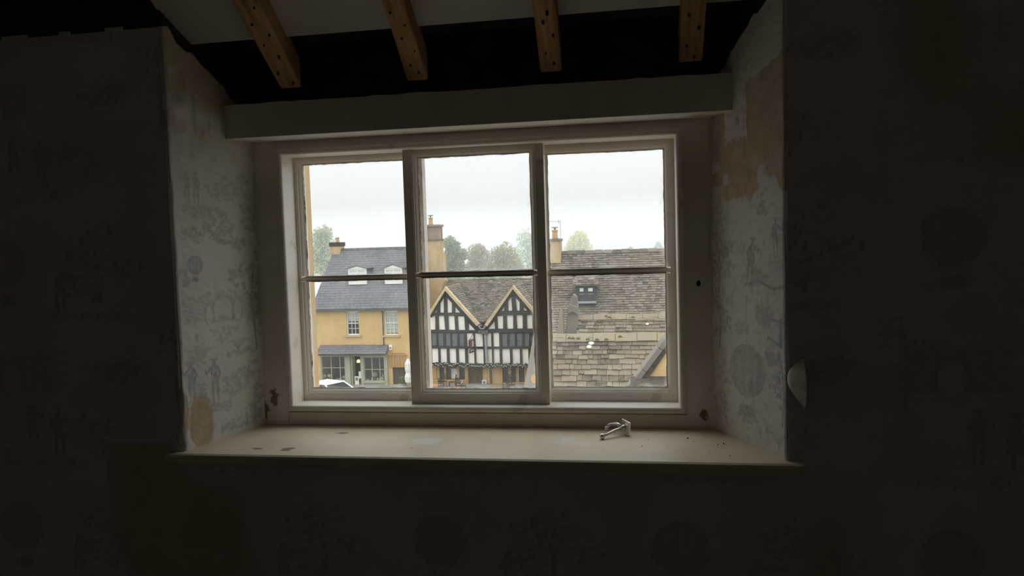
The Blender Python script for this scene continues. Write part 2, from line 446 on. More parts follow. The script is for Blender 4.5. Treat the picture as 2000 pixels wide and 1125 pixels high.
class Print:
    """draws toile motifs on a patch with surface coordinates s (across) and z (up), metres"""
    def __init__(self, s, z, seed=1):
        self.s = s; self.z = z; self.ink = np.zeros_like(s); self.bare = np.zeros_like(s); self.stain = np.zeros_like(s); self.r = random.Random(seed)
        self.n1 = vnoise(s, z, 90, 3); self.n2 = vnoise(s, z, 260, 4); self.n3 = vnoise(s, z, 30, 5)

    def _soft(self, d, w): return np.clip(0.5 - d / w, 0, 1)

    def put(self, m, v): self.ink = np.maximum(self.ink, m * v)

    def blob(self, c, r, v=0.7, rough=0.35, tgt='ink'):
        q = np.hypot((self.s - c[0]) / r[0], (self.z - c[1]) / r[1]) - 1 + (self.n1 - 0.5) * rough
        m = self._soft(q, 0.25)
        if tgt == 'ink': self.put(m * (0.55 + 0.45 * self.n2), v)
        else: setattr(self, tgt, np.maximum(getattr(self, tgt), m * v))

    def erase(self, c, r, v=1.0):
        q = np.hypot((self.s - c[0]) / r[0], (self.z - c[1]) / r[1]) - 1
        self.ink *= 1 - self._soft(q, 0.2) * v

    def line(self, pts, wd=0.002, v=0.8):
        for (a0, b0), (a1, b1) in zip(pts, pts[1:]):
            dx, dy = a1 - a0, b1 - b0; L = dx * dx + dy * dy + 1e-12
            t = np.clip(((self.s - a0) * dx + (self.z - b0) * dy) / L, 0, 1)
            d = np.hypot(self.s - a0 - t * dx, self.z - b0 - t * dy)
            self.put(self._soft((d - wd / 2) / 0.0025, 1.0), v)

    def leaves(self, c, r, n=40, v=0.75, size=0.007):
        for i in range(n):
            a = self.r.uniform(0, 6.283); q = math.sqrt(self.r.random())
            self.blob((c[0] + r[0] * q * math.cos(a), c[1] + r[1] * q * math.sin(a)), (size * self.r.uniform(0.5, 1.3), size * self.r.uniform(0.4, 0.9)), v * self.r.uniform(0.55, 1), 0.8)

    def tree(self, c, h, wd, n=60, v=0.75):
        self.line([(c[0], c[1]), (c[0] + wd * 0.1, c[1] + h * 0.45), (c[0] - wd * 0.05, c[1] + h * 0.8)], 0.005, v)
        for i in range(6):
            z = c[1] + h * (0.3 + 0.12 * i); x = c[0] + self.r.uniform(-0.5, 0.5) * wd
            self.line([(c[0], z - h * 0.1), (x, z)], 0.0022, v * 0.8); self.leaves((x, z), (wd * 0.38, h * 0.1), n // 6, v)

    def figure(self, c, h, lean=0.0, hat=True, v=0.75):
        x, z = c; w_ = h * 0.13
        P = lambda a, b: (x + a * h + lean * b * h, z + b * h)
        self.blob(P(0, 0.93), (h * 0.055, h * 0.06), v, 0.1)
        if hat: self.line([P(-0.10, 0.985), P(0.10, 0.99)], h * 0.03, v)
        self.blob(P(0, 0.74), (h * 0.095, h * 0.15), v, 0.25); self.blob(P(-0.01, 0.55), (h * 0.12, h * 0.13), v * 0.85, 0.3); self.erase(P(0.03, 0.76), (h * 0.025, h * 0.09), 0.6)
        self.line([P(-0.05, 0.5), P(-0.07, 0.3)], h * 0.085, v * 0.8); self.line([P(-0.07, 0.3), P(-0.06, 0.03), P(-0.01, 0.0)], h * 0.045, v * 0.75)
        self.line([P(0.05, 0.5), P(0.07, 0.3)], h * 0.085, v * 0.8); self.line([P(0.07, 0.3), P(0.06, 0.03), P(0.12, 0.0)], h * 0.045, v * 0.75)
        self.line([P(-0.09, 0.82), P(-0.15, 0.66), P(-0.08, 0.55)], h * 0.05, v); self.line([P(0.09, 0.82), P(0.20, 0.70), P(0.24, 0.78)], h * 0.045, v * 0.9)

    def balloon(self, c, r, v=0.55):
        q = np.hypot((self.s - c[0]) / r[0], (self.z - c[1]) / r[1])
        body = self._soft(q - 1, 0.06); gore = 0.45 + 0.3 * np.abs(np.sin((self.s - c[0]) / r[0] * 7)) + 0.25 * np.clip(q * 1.2 - 0.3, 0, 1)
        self.put(body * gore, v); self.put(self._soft(np.abs(q - 0.98) - 0.03, 0.06), v * 1.15)
        zb = c[1] - r[1]
        for a in (-0.4, 0, 0.4): self.line([(c[0] + a * r[0], zb + 0.1 * r[1]), (c[0] + a * 0.5 * r[0], zb - 0.35 * r[1])], 0.0018, v)
        self.blob((c[0], zb - 0.55 * r[1]), (r[0] * 0.42, r[1] * 0.26), v * 1.25, 0.3); self.figure((c[0] - r[0] * 0.2, zb - 0.5 * r[1]), r[1] * 0.38, 0, False, v * 1.1)

    def hatch(self, x0, x1, z0, z1, v=0.4, freq=700):
        m = self._soft((np.maximum(np.abs(self.s - (x0 + x1) / 2) - abs(x1 - x0) / 2, np.abs(self.z - (z0 + z1) / 2) - (z1 - z0) / 2) + (self.n1 - 0.5) * 0.012) / 0.004, 1)
        self.put(m * (0.6 + 0.4 * np.sin(self.z * freq) * np.sin(self.s * freq * 0.2 + self.z * 90)), v)

    def grass(self, c, h=0.03, n=9, v=0.6):
        for i in range(n):
            a = (i - n / 2) / n * 2.2; self.line([c, (c[0] + math.sin(a) * h * 0.6, c[1] + h * 0.6), (c[0] + math.sin(a) * h * 1.2, c[1] + h * 0.75 * math.cos(a * 0.6))], 0.0014, v)


def paper_mesh(name, P3, shape, pr, parent=None, keep=None, **kw):
    """grid mesh with the print stored per vertex"""
    nu, nv = shape
    idx = np.arange(nu * nv).reshape(nu, nv)
    f = np.stack([idx[:-1, :-1], idx[1:, :-1], idx[1:, 1:], idx[:-1, 1:]], -1).reshape(-1, 4)
    if keep is not None: f = f[keep.reshape(-1)]
    used = np.unique(f); remap = -np.ones(nu * nv, int); remap[used] = np.arange(len(used))
    me = bpy.data.meshes.new(name); me.from_pydata(P3.reshape(-1, 3)[used].tolist(), [], remap[f].tolist()); me.update()
    ca = me.color_attributes.new('wear', 'FLOAT_COLOR', 'POINT')
    col = np.ones((nu * nv, 4), np.float32); col[:, 0] = np.clip(pr.ink, 0, 1).ravel(); col[:, 1] = np.clip(pr.bare, 0, 1).ravel(); col[:, 2] = np.clip(pr.stain, 0, 1).ravel()
    ca.data.foreach_set('color', col[used].ravel())
    me.materials.append(M['wallpaper']); me.polygons.foreach_set('use_smooth', [True] * len(me.polygons))
    o = bpy.data.objects.new(name, me); ORG[o] = np.zeros(3); link(o, parent)
    return tag(o, **kw)


# --- window reveals, papered
def reveal(name, a, b, side, label):
    a = np.array(a); b = np.array(b); L = float(np.hypot(*(b - a))); nu, nv = int(L / 0.0018), 580
    s, z = np.meshgrid(np.linspace(0, L, nu), np.linspace(SILL - 0.004, 1.0, nv), indexing='ij')
    pr = Print(s, z, 11 if side < 0 else 23)
    if side < 0:
        # the scene with balloon, ruined arch and walkers
        pr.figure((0.193, 0.545), 0.085, 0, True, 0.5); pr.figure((0.22, 0.55), 0.08, 0, True, 0.45); pr.hatch(0.12, 0.235, 0.532, 0.548, 0.5); pr.leaves((0.11, 0.59), (0.05, 0.03), 45, 0.45); pr.leaves((0.16, 0.53), (0.06, 0.012), 30, 0.5)
        pr.leaves((0.05, 0.60), (0.03, 0.03), 25, 0.4); pr.leaves((0.03, 0.53), (0.03, 0.05), 35, 0.55)
        pr.leaves((0.128, 0.495), (0.05, 0.03), 70, 0.6); pr.leaves((0.21, 0.475), (0.03, 0.02), 22, 0.55); pr.leaves((0.07, 0.455), (0.03, 0.018), 40, 0.65); pr.line([(0.16, 0.47), (0.12, 0.50), (0.10, 0.53)], 0.003, 0.6); pr.blob((0.115, 0.46), (0.02, 0.008), 0.6)
        pr.balloon((0.208, 0.404), (0.024, 0.023), 0.62); pr.leaves((0.245, 0.375), (0.018, 0.022), 22, 0.6)
        pr.tree((0.022, 0.17), 0.29, 0.085, 120, 0.75); pr.leaves((0.05, 0.37), (0.055, 0.035), 60, 0.7); pr.leaves((0.02, 0.30), (0.02, 0.05), 50, 0.75)
        pr.hatch(0.0, 0.252, 0.262, 0.322, 0.42); pr.leaves((0.13, 0.322), (0.12, 0.012), 70, 0.45)
        for c, r_ in (((0.128, 0.285), (0.03, 0.036)), ((0.172, 0.278), (0.012, 0.024)), ((0.082, 0.284), (0.013, 0.028))):
            pr.blob(c, (r_[0] * 1.35, r_[1] * 1.2), 0.62, 0.15); pr.erase(c, r_, 0.9)
        pr.blob((0.128, 0.262), (0.02, 0.012), 0.4); pr.erase((0.13, 0.247), (0.06, 0.012), 0.95); pr.leaves((0.13, 0.235), (0.05, 0.012), 25, 0.45); pr.figure((0.215, 0.207), 0.032, 0, True, 0.55); pr.hatch(0.19, 0.245, 0.202, 0.208, 0.5)
        pr.grass((0.135, 0.20), 0.022, 9, 0.6); pr.grass((0.085, 0.178), 0.04, 13, 0.65); pr.leaves((0.075, 0.172), (0.045, 0.008), 25, 0.55); pr.grass((0.205, 0.165), 0.05, 11, 0.5); pr.leaves((0.22, 0.175), (0.03, 0.025), 30, 0.45)
        pr.figure((0.165, 0.05), 0.118, 0.0, True, 0.72); pr.figure((0.235, 0.07), 0.10, 0.0, True, 0.72); pr.hatch(0.12, 0.25, 0.03, 0.055, 0.5); pr.hatch(0.19, 0.235, 0.07, 0.11, 0.45)
        pr.leaves((0.10, 0.095), (0.045, 0.03), 70, 0.55); pr.line([(0.12, 0.06), (0.08, 0.09), (0.055, 0.085)], 0.002, 0.6); pr.tree((0.055, 0.085), 0.06, 0.05, 24, 0.6)
        pr.leaves((0.045, 0.005), (0.03, 0.028), 55, 0.65); pr.figure((0.04, -0.025), 0.06, 0, True, 0.6); pr.leaves((0.10, -0.012), (0.06, 0.014), 45, 0.6); pr.leaves((0.02, 0.06), (0.02, 0.03), 30, 0.6)
        pr.blob((0.213, 0.015), (0.037, 0.066), 1.0, 0.25, 'bare'); pr.blob((0.262, 0.05), (0.012, 0.05), 0.8, 0.5, 'bare')
        pr.bare = np.maximum(pr.bare, np.clip((z - 0.70 + (pr.n3 - 0.5) * 0.22) / 0.10, 0, 1) * 0.75)
        pr.stain = np.maximum(pr.stain, np.clip((vnoise(s, z * 0.25, 70, 9) - 0.55) * 3, 0, 1) * np.clip((z - 0.58) / 0.2, 0, 1) * 0.45)
        pr.stain = np.maximum(pr.stain, np.clip((pr.n1 - 0.62) * 5, 0, 1) * np.clip((0.04 - s) / 0.04, 0, 1) * 0.4)
    else:
        pr.balloon((0.141, 0.129), (0.066, 0.060), 0.55); pr.line([(0.141, 0.30), (0.141, 0.07)], 0.0016, 0.8); pr.leaves((0.14, 0.03), (0.035, 0.022), 40, 0.7)
        pr.tree((0.03, 0.30), 0.15, 0.07, 80, 0.75); pr.tree((0.032, 0.17), 0.13, 0.06, 70, 0.75); pr.leaves((0.07, 0.36), (0.03, 0.02), 30, 0.65); pr.leaves((0.03, 0.47), (0.03, 0.05), 40, 0.55); pr.figure((0.035, 0.49), 0.06, 0.1, False, 0.5)
        pr.figure((0.155, 0.322), 0.108, 0.14, True, 0.72); pr.figure((0.252, 0.385), 0.085, 0.0, True, 0.72)
        pr.line([(0.14, 0.325), (0.19, 0.335), (0.24, 0.32), (0.276, 0.326)], 0.006, 0.6); pr.leaves((0.19, 0.345), (0.03, 0.02), 30, 0.6); pr.hatch(0.225, 0.276, 0.345, 0.385, 0.18)
        pr.line([(0.255, 0.36), (0.276, 0.37)], 0.003, 0.5); pr.leaves((0.12, 0.405), (0.05, 0.008), 12, 0.35); pr.figure((0.125, 0.40), 0.03, 0, True, 0.4); pr.figure((0.135, 0.395), 0.025, 0, True, 0.4)
        pr.hatch(0.185, 0.215, 0.245, 0.285, 0.6); pr.leaves((0.21, 0.26), (0.035, 0.025), 60, 0.6); pr.line([(0.225, 0.255), (0.276, 0.25)], 0.006, 0.6); pr.line([(0.268, 0.255), (0.266, 0.20)], 0.010, 0.7); pr.line([(0.225, 0.215), (0.262, 0.2)], 0.006, 0.6)
        pr.leaves((0.12, 0.225), (0.03, 0.015), 24, 0.5); pr.tree((0.268, 0.03), 0.16, 0.07, 70, 0.65); pr.leaves((0.235, 0.17), (0.025, 0.018), 40, 0.65)
        pr.leaves((0.05, 0.10), (0.02, 0.05), 30, 0.5); pr.leaves((0.035, 0.03), (0.03, 0.035), 45, 0.6); pr.figure((0.19, -0.025), 0.035, 0, True, 0.5); pr.figure((0.215, -0.025), 0.04, 0, True, 0.45); pr.grass((0.255, -0.02), 0.045, 9, 0.6)
        pr.leaves((0.17, 0.545), (0.022, 0.012), 25, 0.65); pr.leaves((0.205, 0.50), (0.02, 0.025), 14, 0.5); pr.line([(0.155, 0.53), (0.185, 0.55)], 0.002, 0.6)
        edge = 0.53 + (pr.n3 - 0.5) * 0.16 + 0.05 * np.cos(s * 26)
        pr.bare = np.clip((z - edge) / 0.012, 0, 1) * 0.95
        tongue = (np.abs(s - 0.108 + (z - 0.7) * 0.05) < 0.044 + (pr.n1 - 0.5) * 0.006) & (z > 0.652 + (pr.n2 - 0.5) * 0.02)
        upper = (z > 0.755 + (s - 0.12) * 0.35 + (pr.n1 - 0.5) * 0.015) & (s > 0.04)
        pr.bare *= ~(tongue | upper); pr.ink *= 1 - pr.bare
        pr.stain = np.maximum(pr.stain, np.clip((pr.n1 - 0.68) * 4, 0, 1) * 0.25)
        pr.blob((0.115, 0.695), (0.007, 0.012), 0.5, 0.5, 'stain')
    # old plaster is uneven; torn paper leaves the plaster a little lower
    dep = 0.0035 * (vnoise(s, z, 14, 31) - 0.5) - 0.0012 * pr.bare + 0.001 * (pr.n1 - 0.5)
    edge_round = 0.006 * np.clip((s - (L - 0.008)) / 0.008, 0, 1) ** 2
    nrm = np.array([1.0, 0]) if side < 0 else np.array([-1.0, 0])
    xy = a[None, None, :] + (b - a)[None, None, :] * (s / L)[..., None]
    X = xy[..., 0] + nrm[0] * dep - nrm[0] * edge_round; Y = xy[..., 1]
    ztop = SLOPE(Y) + 0.012 + 0.02 * (vnoise(s, s * 0, 45, 8) - 0.5)
    P3 = np.stack([X, Y, z], -1)
    keep = (z < ztop)[:-1, :-1]
    return paper_mesh(name, P3, (nu, nv), pr, None, keep, label=label, kind='structure')


reveal('wall_reveal_left', (-0.591, -0.012), (-0.667, WALL_Y - 0.002), -1, 'papered window reveal with printed balloon, ruined arch and walking figures')
reveal('wall_reveal_right', (0.590, -0.012), (0.711, WALL_Y - 0.002), 1, 'papered window reveal with large printed balloon and bare plaster above')

# --- front wall, papered, with the opening
nx, nz = 470, 260
xs = np.linspace(-1.9, 1.9, nx); zs = np.linspace(FLOOR, 0.975, nz)
ts, tz = np.meshgrid(np.arange(0, 0.54, 0.003), np.arange(0, 0.66, 0.003), indexing='ij')
tp = Print(ts, tz, 3)
tp.balloon((0.15, 0.52), (0.06, 0.06), 0.6); tp.tree((0.40, 0.38), 0.22, 0.16, 110, 0.8); tp.figure((0.30, 0.40), 0.10, 0.1, True, 0.75); tp.hatch(0.24, 0.48, 0.375, 0.395, 0.5)
tp.hatch(0.05, 0.26, 0.20, 0.30, 0.5); tp.blob((0.15, 0.235), (0.04, 0.05), 0.7, 0.15); tp.erase((0.15, 0.23), (0.028, 0.04)); tp.tree((0.06, 0.16), 0.2, 0.1, 80, 0.75); tp.figure((0.20, 0.05), 0.12, 0, True, 0.75); tp.figure((0.27, 0.045), 0.115, 0, True, 0.75)
tp.leaves((0.35, 0.10), (0.08, 0.04), 80, 0.7); tp.leaves((0.45, 0.25), (0.07, 0.03), 80, 0.7); tp.grass((0.38, 0.03), 0.06); tp.grass((0.12, 0.03), 0.05); tp.leaves((0.2, 0.02), (0.15, 0.012), 60, 0.6)
gx, gz = np.meshgrid(xs, zs, indexing='ij')
wp = Print(gx, gz, 5)
wp.ink = 0.6 * tp.ink[((np.mod(gx + 0.2, 0.54)) / 0.003).astype(int) % ts.shape[0], ((np.mod(gz + 0.1, 0.66)) / 0.003).astype(int) % ts.shape[1]]
big = vnoise(gx, gz, 5, 12)
wp.bare = np.clip((big - 0.8 + np.clip(gz - 0.8, 0, 1) * 0.5) * 8, 0, 1) * (gx > 0.7) + np.clip((big - 0.62) * 9, 0, 1) * ((gx < -0.4) & (gz < -0.02)); wp.bare = np.clip(wp.bare, 0, 1) * 0.55; wp.ink *= 1 - wp.bare
yy = WALL_Y + 0.004 * (vnoise(gx, gz, 6, 3) - 0.5)
P3 = np.stack([gx, yy, gz], -1)
cx = (gx[:-1, :-1] + gx[1:, 1:]) / 2; cz = (gz[:-1, :-1] + gz[1:, 1:]) / 2
# snap the grid lines nearest to the opening onto its edges
for tgt in (-0.667, 0.711):
    i = int(np.argmin(np.abs(xs - tgt))); P3[i, :, 0] = tgt
    xs[i] = tgt
j = int(np.argmin(np.abs(zs - (SILL - 0.012)))); P3[:, j, 2] = SILL - 0.012
xm = (P3[:-1, :-1, 0] + P3[1:, 1:, 0]) / 2; zm = (P3[:-1, :-1, 2] + P3[1:, 1:, 2]) / 2
ragged = 0.962 + 0.012 * (vnoise(gx, gx * 0, 25, 4)[:-1, :-1] - 0.5)
keep = ~((xm > -0.667) & (xm < 0.711) & (zm > SILL - 0.012)) & (zm < ragged)
wall_front = paper_mesh('wall_front', P3, (nx, nz), wp, None, keep, label='dark papered attic wall around the window opening', kind='structure')

# torn paper curling off the wall beside the right reveal
pts = []; nU, nV = 9, 17
for i in range(nU):
    for j_ in range(nV):
        t = j_ / (nV - 1); u_ = i / (nU - 1); wdt = 0.033 * math.sin(math.pi * t ** 0.85) ** 1.25 * (1.15 - 0.4 * t)
        x = 0.7495 - 0.004 * t - (1 - u_) * wdt - 0.004 * (1 - t); z = 0.183 - 0.118 * t
        y = WALL_Y - 0.004 - u_ ** 0.8 * 0.042 * math.sin(math.pi * t) ** 0.9
        pts.append((x, y, z))
mb = MB(); mb.poly(pts, [(i * nV + j_, (i + 1) * nV + j_, (i + 1) * nV + j_ + 1, i * nV + j_ + 1) for i in range(nU - 1) for j_ in range(nV - 1)])
pm('paper_back', 'C9C1B2', 'B5AC9C', 30, 0.9)
fl = mb.build('torn_paper_flap', 'paper_back', wall_front, True, label='curled strip of torn wallpaper catching the light'); sm = fl.modifiers.new('solid', 'SOLIDIFY'); sm.thickness = 0.0006
# loose paper at the left arris
mb = MB(); pts = []
for i in range(5):
    for j_ in range(15):
        t = j_ / 14; u_ = i / 4; wd_ = 0.010 + 0.006 * math.sin(t * 9)
        pts.append((-0.663 + 0.004 * math.sin(t * 7) - u_ * wd_, WALL_Y - 0.004 - 0.010 * u_ * abs(math.sin(t * 5 + 0.5)), 0.115 - 0.145 * t))
mb.poly(pts, [(i * 15 + j_, (i + 1) * 15 + j_, (i + 1) * 15 + j_ + 1, i * 15 + j_ + 1) for i in range(4) for j_ in range(14)])
fl = mb.build('torn_paper_flap', 'paper_back', wall_front, True); sm = fl.modifiers.new('solid', 'SOLIDIFY'); sm.thickness = 0.0006

# masonry behind the paper: the wall's core, left and right of the window, below and above it
core = MB()
for sgn, xa, xb in ((-1, -0.591, -0.667), (1, 0.590, 0.711)):
    e_ = 0.012 * sgn
    core.prism([(xa + e_, 0.0, SILL - 0.05), (xb + e_, WALL_Y + 0.012, SILL - 0.05), (2.0 * sgn, WALL_Y + 0.012, SILL - 0.05), (2.0 * sgn, 0.10, SILL - 0.05), (xa + e_, 0.10, SILL - 0.05)], (0, 0, 1.15))
core.box((-2, WALL_Y + 0.012, FLOOR), (2, 0.10, SILL - 0.05))
core.box((-0.62, -0.005, 0.735), (0.62, 0.10, 1.1))
core.build('wall_core', 'rubble_stone', None, label='rough stone core of the attic wall', kind='structure')
outer = MB()
outer.hexa([(-0.512, 0.10, -0.03), (-0.552, 0.25, -0.05), (-0.552, 0.25, 1.3), (-0.512, 0.10, 1.3)], [(-2.0, 0.10, -0.03), (-2.0, 0.25, -0.05), (-2.0, 0.25, 1.3), (-2.0, 0.10, 1.3)])
outer.box((0.53, 0.10, -0.05), (2.0, 0.25, 0.80)); outer.box((-2, 0.10, 0.735), (2, 0.135, 1.3)); outer.box((-2, 0.10, FLOOR - 0.5), (2, 0.27, -0.03))
outer.build('wall_outside', 'jamb_stone', None, label='honey coloured stone jamb outside the window', kind='structure')

mb = MB().box((-1.95, -3.3, FLOOR - 0.1), (1.95, 0.0, FLOOR)); mb.build('floor', 'floor_boards', None, label='pale grey attic floor boards', kind='structure')
mb = MB().box((-2.0, -3.3, FLOOR), (-1.9, 0.0, 2.6)); mb.build('wall_left', 'pale_bounce_plaster', None, label='unlit side wall of the attic', kind='structure')
mb = MB().box((1.9, -3.3, FLOOR), (2.0, 0.0, 2.6)); mb.build('wall_right', 'pale_bounce_plaster', None, label='unlit plain side wall opposite', kind='structure')
mb = MB().box((-2.0, -3.4, FLOOR), (2.0, -3.3, 2.6)); mb.build('wall_back', 'pale_bounce_plaster', None, label='unlit back wall of the attic', kind='structure')
# sloping ceiling with the exposed rafters
CEIL = 0.055
mb = MB()
aL = (-0.55, SLOPE(-0.55) + CEIL); a0 = (-0.17, SLOPE(-0.17) + CEIL); a1 = (-1.9, SLOPE(-1.9) + CEIL)  # plaster cut back further on the left to leave a dark gap there
for xc, st_, wc in ((-2.0, aL, 1.315), (-0.685, a0, 2.685)):
    mb.prism([(xc, st_[0], st_[1]), (xc, a1[0], a1[1]), (xc, -3.4, a1[1]), (xc, -3.4, a1[1] + 0.15), (xc, a1[0], a1[1] + 0.15), (xc, st_[0], st_[1] + 0.15)], (wc, 0, 0))
ceiling = mb.build('ceiling', 'ceiling_plaster', None, label='grey plaster ceiling sloping up between rafters', kind='structure')
mb = MB(); mb.prism([(-2, 0.12, SLOPE(-0.05) + 0.2), (-2, -0.6, SLOPE(-0.6) + 0.22), (-2, -0.6, SLOPE(-0.6) + 0.27), (-2, 0.12, SLOPE(-0.05) + 0.27)], (4, 0, 0)); mb.build('dark_gap_sheet', 'hole_dark', ceiling)  # sheet added over the plaster gaps, its dark colour keeps them black
for xr, wd_ in ((-0.432, 0.056), (-0.104, 0.052), (0.222, 0.050), (0.540, 0.056)):
    mb = MB(); nseg = 14; ya, yb = -0.098, -1.9
    for q in range(nseg + 1):
        y = ya + (yb - ya) * (q / nseg); j1, j2 = rnd.uniform(-0.003, 0.003), rnd.uniform(-0.003, 0.003); zb = SLOPE(y) + rnd.uniform(-0.003, 0.003)
        mb.v += [(xr - wd_ / 2 + j1, y, zb), (xr + wd_ / 2 + j2, y, zb), (xr + wd_ / 2 + j2, y, zb + 0.075), (xr - wd_ / 2 + j1, y, zb + 0.075)]
    for q in range(nseg):
        for j_ in range(4): mb.f.append((q * 4 + j_, q * 4 + (j_ + 1) % 4, (q + 1) * 4 + (j_ + 1) % 4, (q + 1) * 4 + j_))
    mb.f += [(3, 2, 1, 0), tuple(nseg * 4 + i for i in range(4))]
    rf = mb.build('rafter', 'timber_rafter', ceiling, bevel=0.004)
    nb = MB()
    for q in range(34):   # lath nails left in the underside, two rows
        y = -0.115 - q * 0.030 + rnd.uniform(-0.008, 0.008); x = xr + (-0.011 if q % 2 else 0.011) + rnd.uniform(-0.006, 0.006); r_ = rnd.uniform(0.0018, 0.0032)
        nb.lathe((x, y, SLOPE(y) - 0.003), [(r_, -0.002), (r_ * 1.2, 0.008)], 6)
    nb.build('lath_nails', 'rafter_nail', rf, kind='stuff')

# ------------------------------------------------------------------ the window
win = empty('window_1', (0, 0, 0), kind='structure', label='cream painted sliding sash window of six panes')
# head board with its soffit, projecting in front of the window
mb = MB(); n = 46
top = [0.806 + rnd.uniform(-0.0015, 0.0015) for _ in range(n + 1)]
for i in range(n + 1):
    x = -0.63 + 1.275 * i / n; mb.v += [(x, -0.10, 0.7205), (x, -0.10, top[i]), (x, -0.075, top[i]), (x, -0.003, 0.7205), (x, -0.075, 0.735)]
for i in range(n):
    a = i * 5; b = a + 5
    mb.f += [(a, b, b + 1, a + 1), (a + 1, b + 1, b + 2, a + 2), (a + 2, b + 2, b + 4, a + 4), (a + 4, b + 4, b + 3, a + 3), (a + 3, b + 3, b, a)]
mb.build('head_board', 'casing_paint', win, bevel=0.0015)
# casing boards round the frame
MB().box((-0.595, -0.015, SILL), (-0.524, 0.03, 0.7205)).build('casing_board', 'casing_paint', win)
cr_ = MB().box((0.524, -0.015, SILL), (0.595, 0.03, 0.7205)).build('casing_board', 'casing_paint', win)
MB().box((-0.524, -0.012, 0.699), (0.524, 0.03, 0.7205)).build('casing_board', 'casing_paint', win)
MB().box((-0.524, -0.012, SILL), (0.524, 0.03, -0.004)).build('casing_board', 'casing_paint', win)
mb = MB().lathe((0, 0, 0), [(0.0066, -0.001), (0.0066, 0.001)], 16, 0.75, 1.15); mb.v = [(x + 0.558, -0.0152 - z * 0.5, y + 0.322) for x, y, z in mb.v]
mb.build('knot_hole', 'hole_dark', cr_)
# rounded bead, a part per side
def ring_sides(name, x0, x1, z0, z1, prof, mat, parent, smooth=False):
    full = MB().ring(x0, x1, z0, z1, prof)
    for j in range(4):
        m_ = MB(); nP = len(prof)
        for k_ in range(nP): m_.v += [full.v[k_ * 4 + j], full.v[k_ * 4 + (j + 1) % 4]]
        m_.f = [(2 * k_, 2 * k_ + 1, 2 * k_ + 3, 2 * k_ + 2) for k_ in range(nP - 1)]
        m_.build(name, mat, parent, smooth)
hb = [(0.0, -0.010)] + [(0.008 - 0.008 * math.cos(t), -0.0145 - 0.0075 * math.sin(t)) for t in np.linspace(0, math.pi, 9)] + [(0.016, 0.095)]
ring_sides('bead', -0.5245, 0.5245, 0.0, 0.6995, hb, 'cream_paint', win, False)
# sill board
mb = MB(); nxs = 60
prof = [(-0.016, SILL), (-0.20, SILL - 0.0015), (-0.283, SILL - 0.003), (-0.2885, SILL - 0.006), (-0.290, SILL - 0.011), (-0.2885, SILL - 0.024), (-0.284, SILL - 0.030), (-0.016, SILL - 0.030)]
for y, z in prof:
    mb.v += [(x, y, z) for x in (-0.705, 0.742)]
for i in range(len(prof)):
    j_ = (i + 1) % len(prof); mb.f.append((2 * i, 2 * i + 1, 2 * j_ + 1, 2 * j_))
mb.f += [tuple(2 * i for i in range(len(prof)))[::-1], tuple(2 * i + 1 for i in range(len(prof)))]
sill = mb.build('window_sill', 'sill_paint', win, label='worn cream window board with paint smears')


def jag_ring(x0, x1, z0, z1, y, wd_, seed, amp=0.0006):
    """putty: flat ring with a ragged inner edge and some thickness"""
    r_ = random.Random(seed); m_ = MB(); per = []
    N = 40
    side = [(x0, z0, x1, z0, 0, 1), (x1, z0, x1, z1, -1, 0), (x1, z1, x0, z1, 0, -1), (x0, z1, x0, z0, 1, 0)]
    for ax, az, bx, bz, ix, iz in side:
        drift = 0
        for q in range(N):
            t = q / N; drift = 0.7 * drift + r_.uniform(-amp, amp); ins = max(0.001, wd_ + drift)
            c0 = min(1, t * N / 2.0 * 0.5); 
            px_, pz_ = ax + (bx - ax) * t, az + (bz - az) * t
            qx = min(max(px_ + ix * ins, x0 + ins), x1 - ins); qz = min(max(pz_ + iz * ins, z0 + ins), z1 - ins)
            per.append(((px_, pz_), (qx, qz)))
    n_ = len(per)
    for (a, b) in per: m_.v += [(a[0], y - 0.004, a[1]), (b[0], y - 0.0015, b[1]), (b[0], y + 0.0015, b[1])]
    for i in range(n_):
        a = i * 3; b = ((i + 1) % n_) * 3; m_.f += [(a, b, b + 1, a + 1), (a + 1, b + 1, b + 2, a + 2)]
    return m_


k = NT('putty'); v = k.obj(); nz_ = k.noise(55, 6, v, 0.7)
c = k.mix(k.rng(nz_, 0.46, 0.56), 'B9AF9E', '4A4136'); k.bsdf(c, 0.8, 0, 0.2, nz_, 0.4, 0.003); M['putty'] = k.m


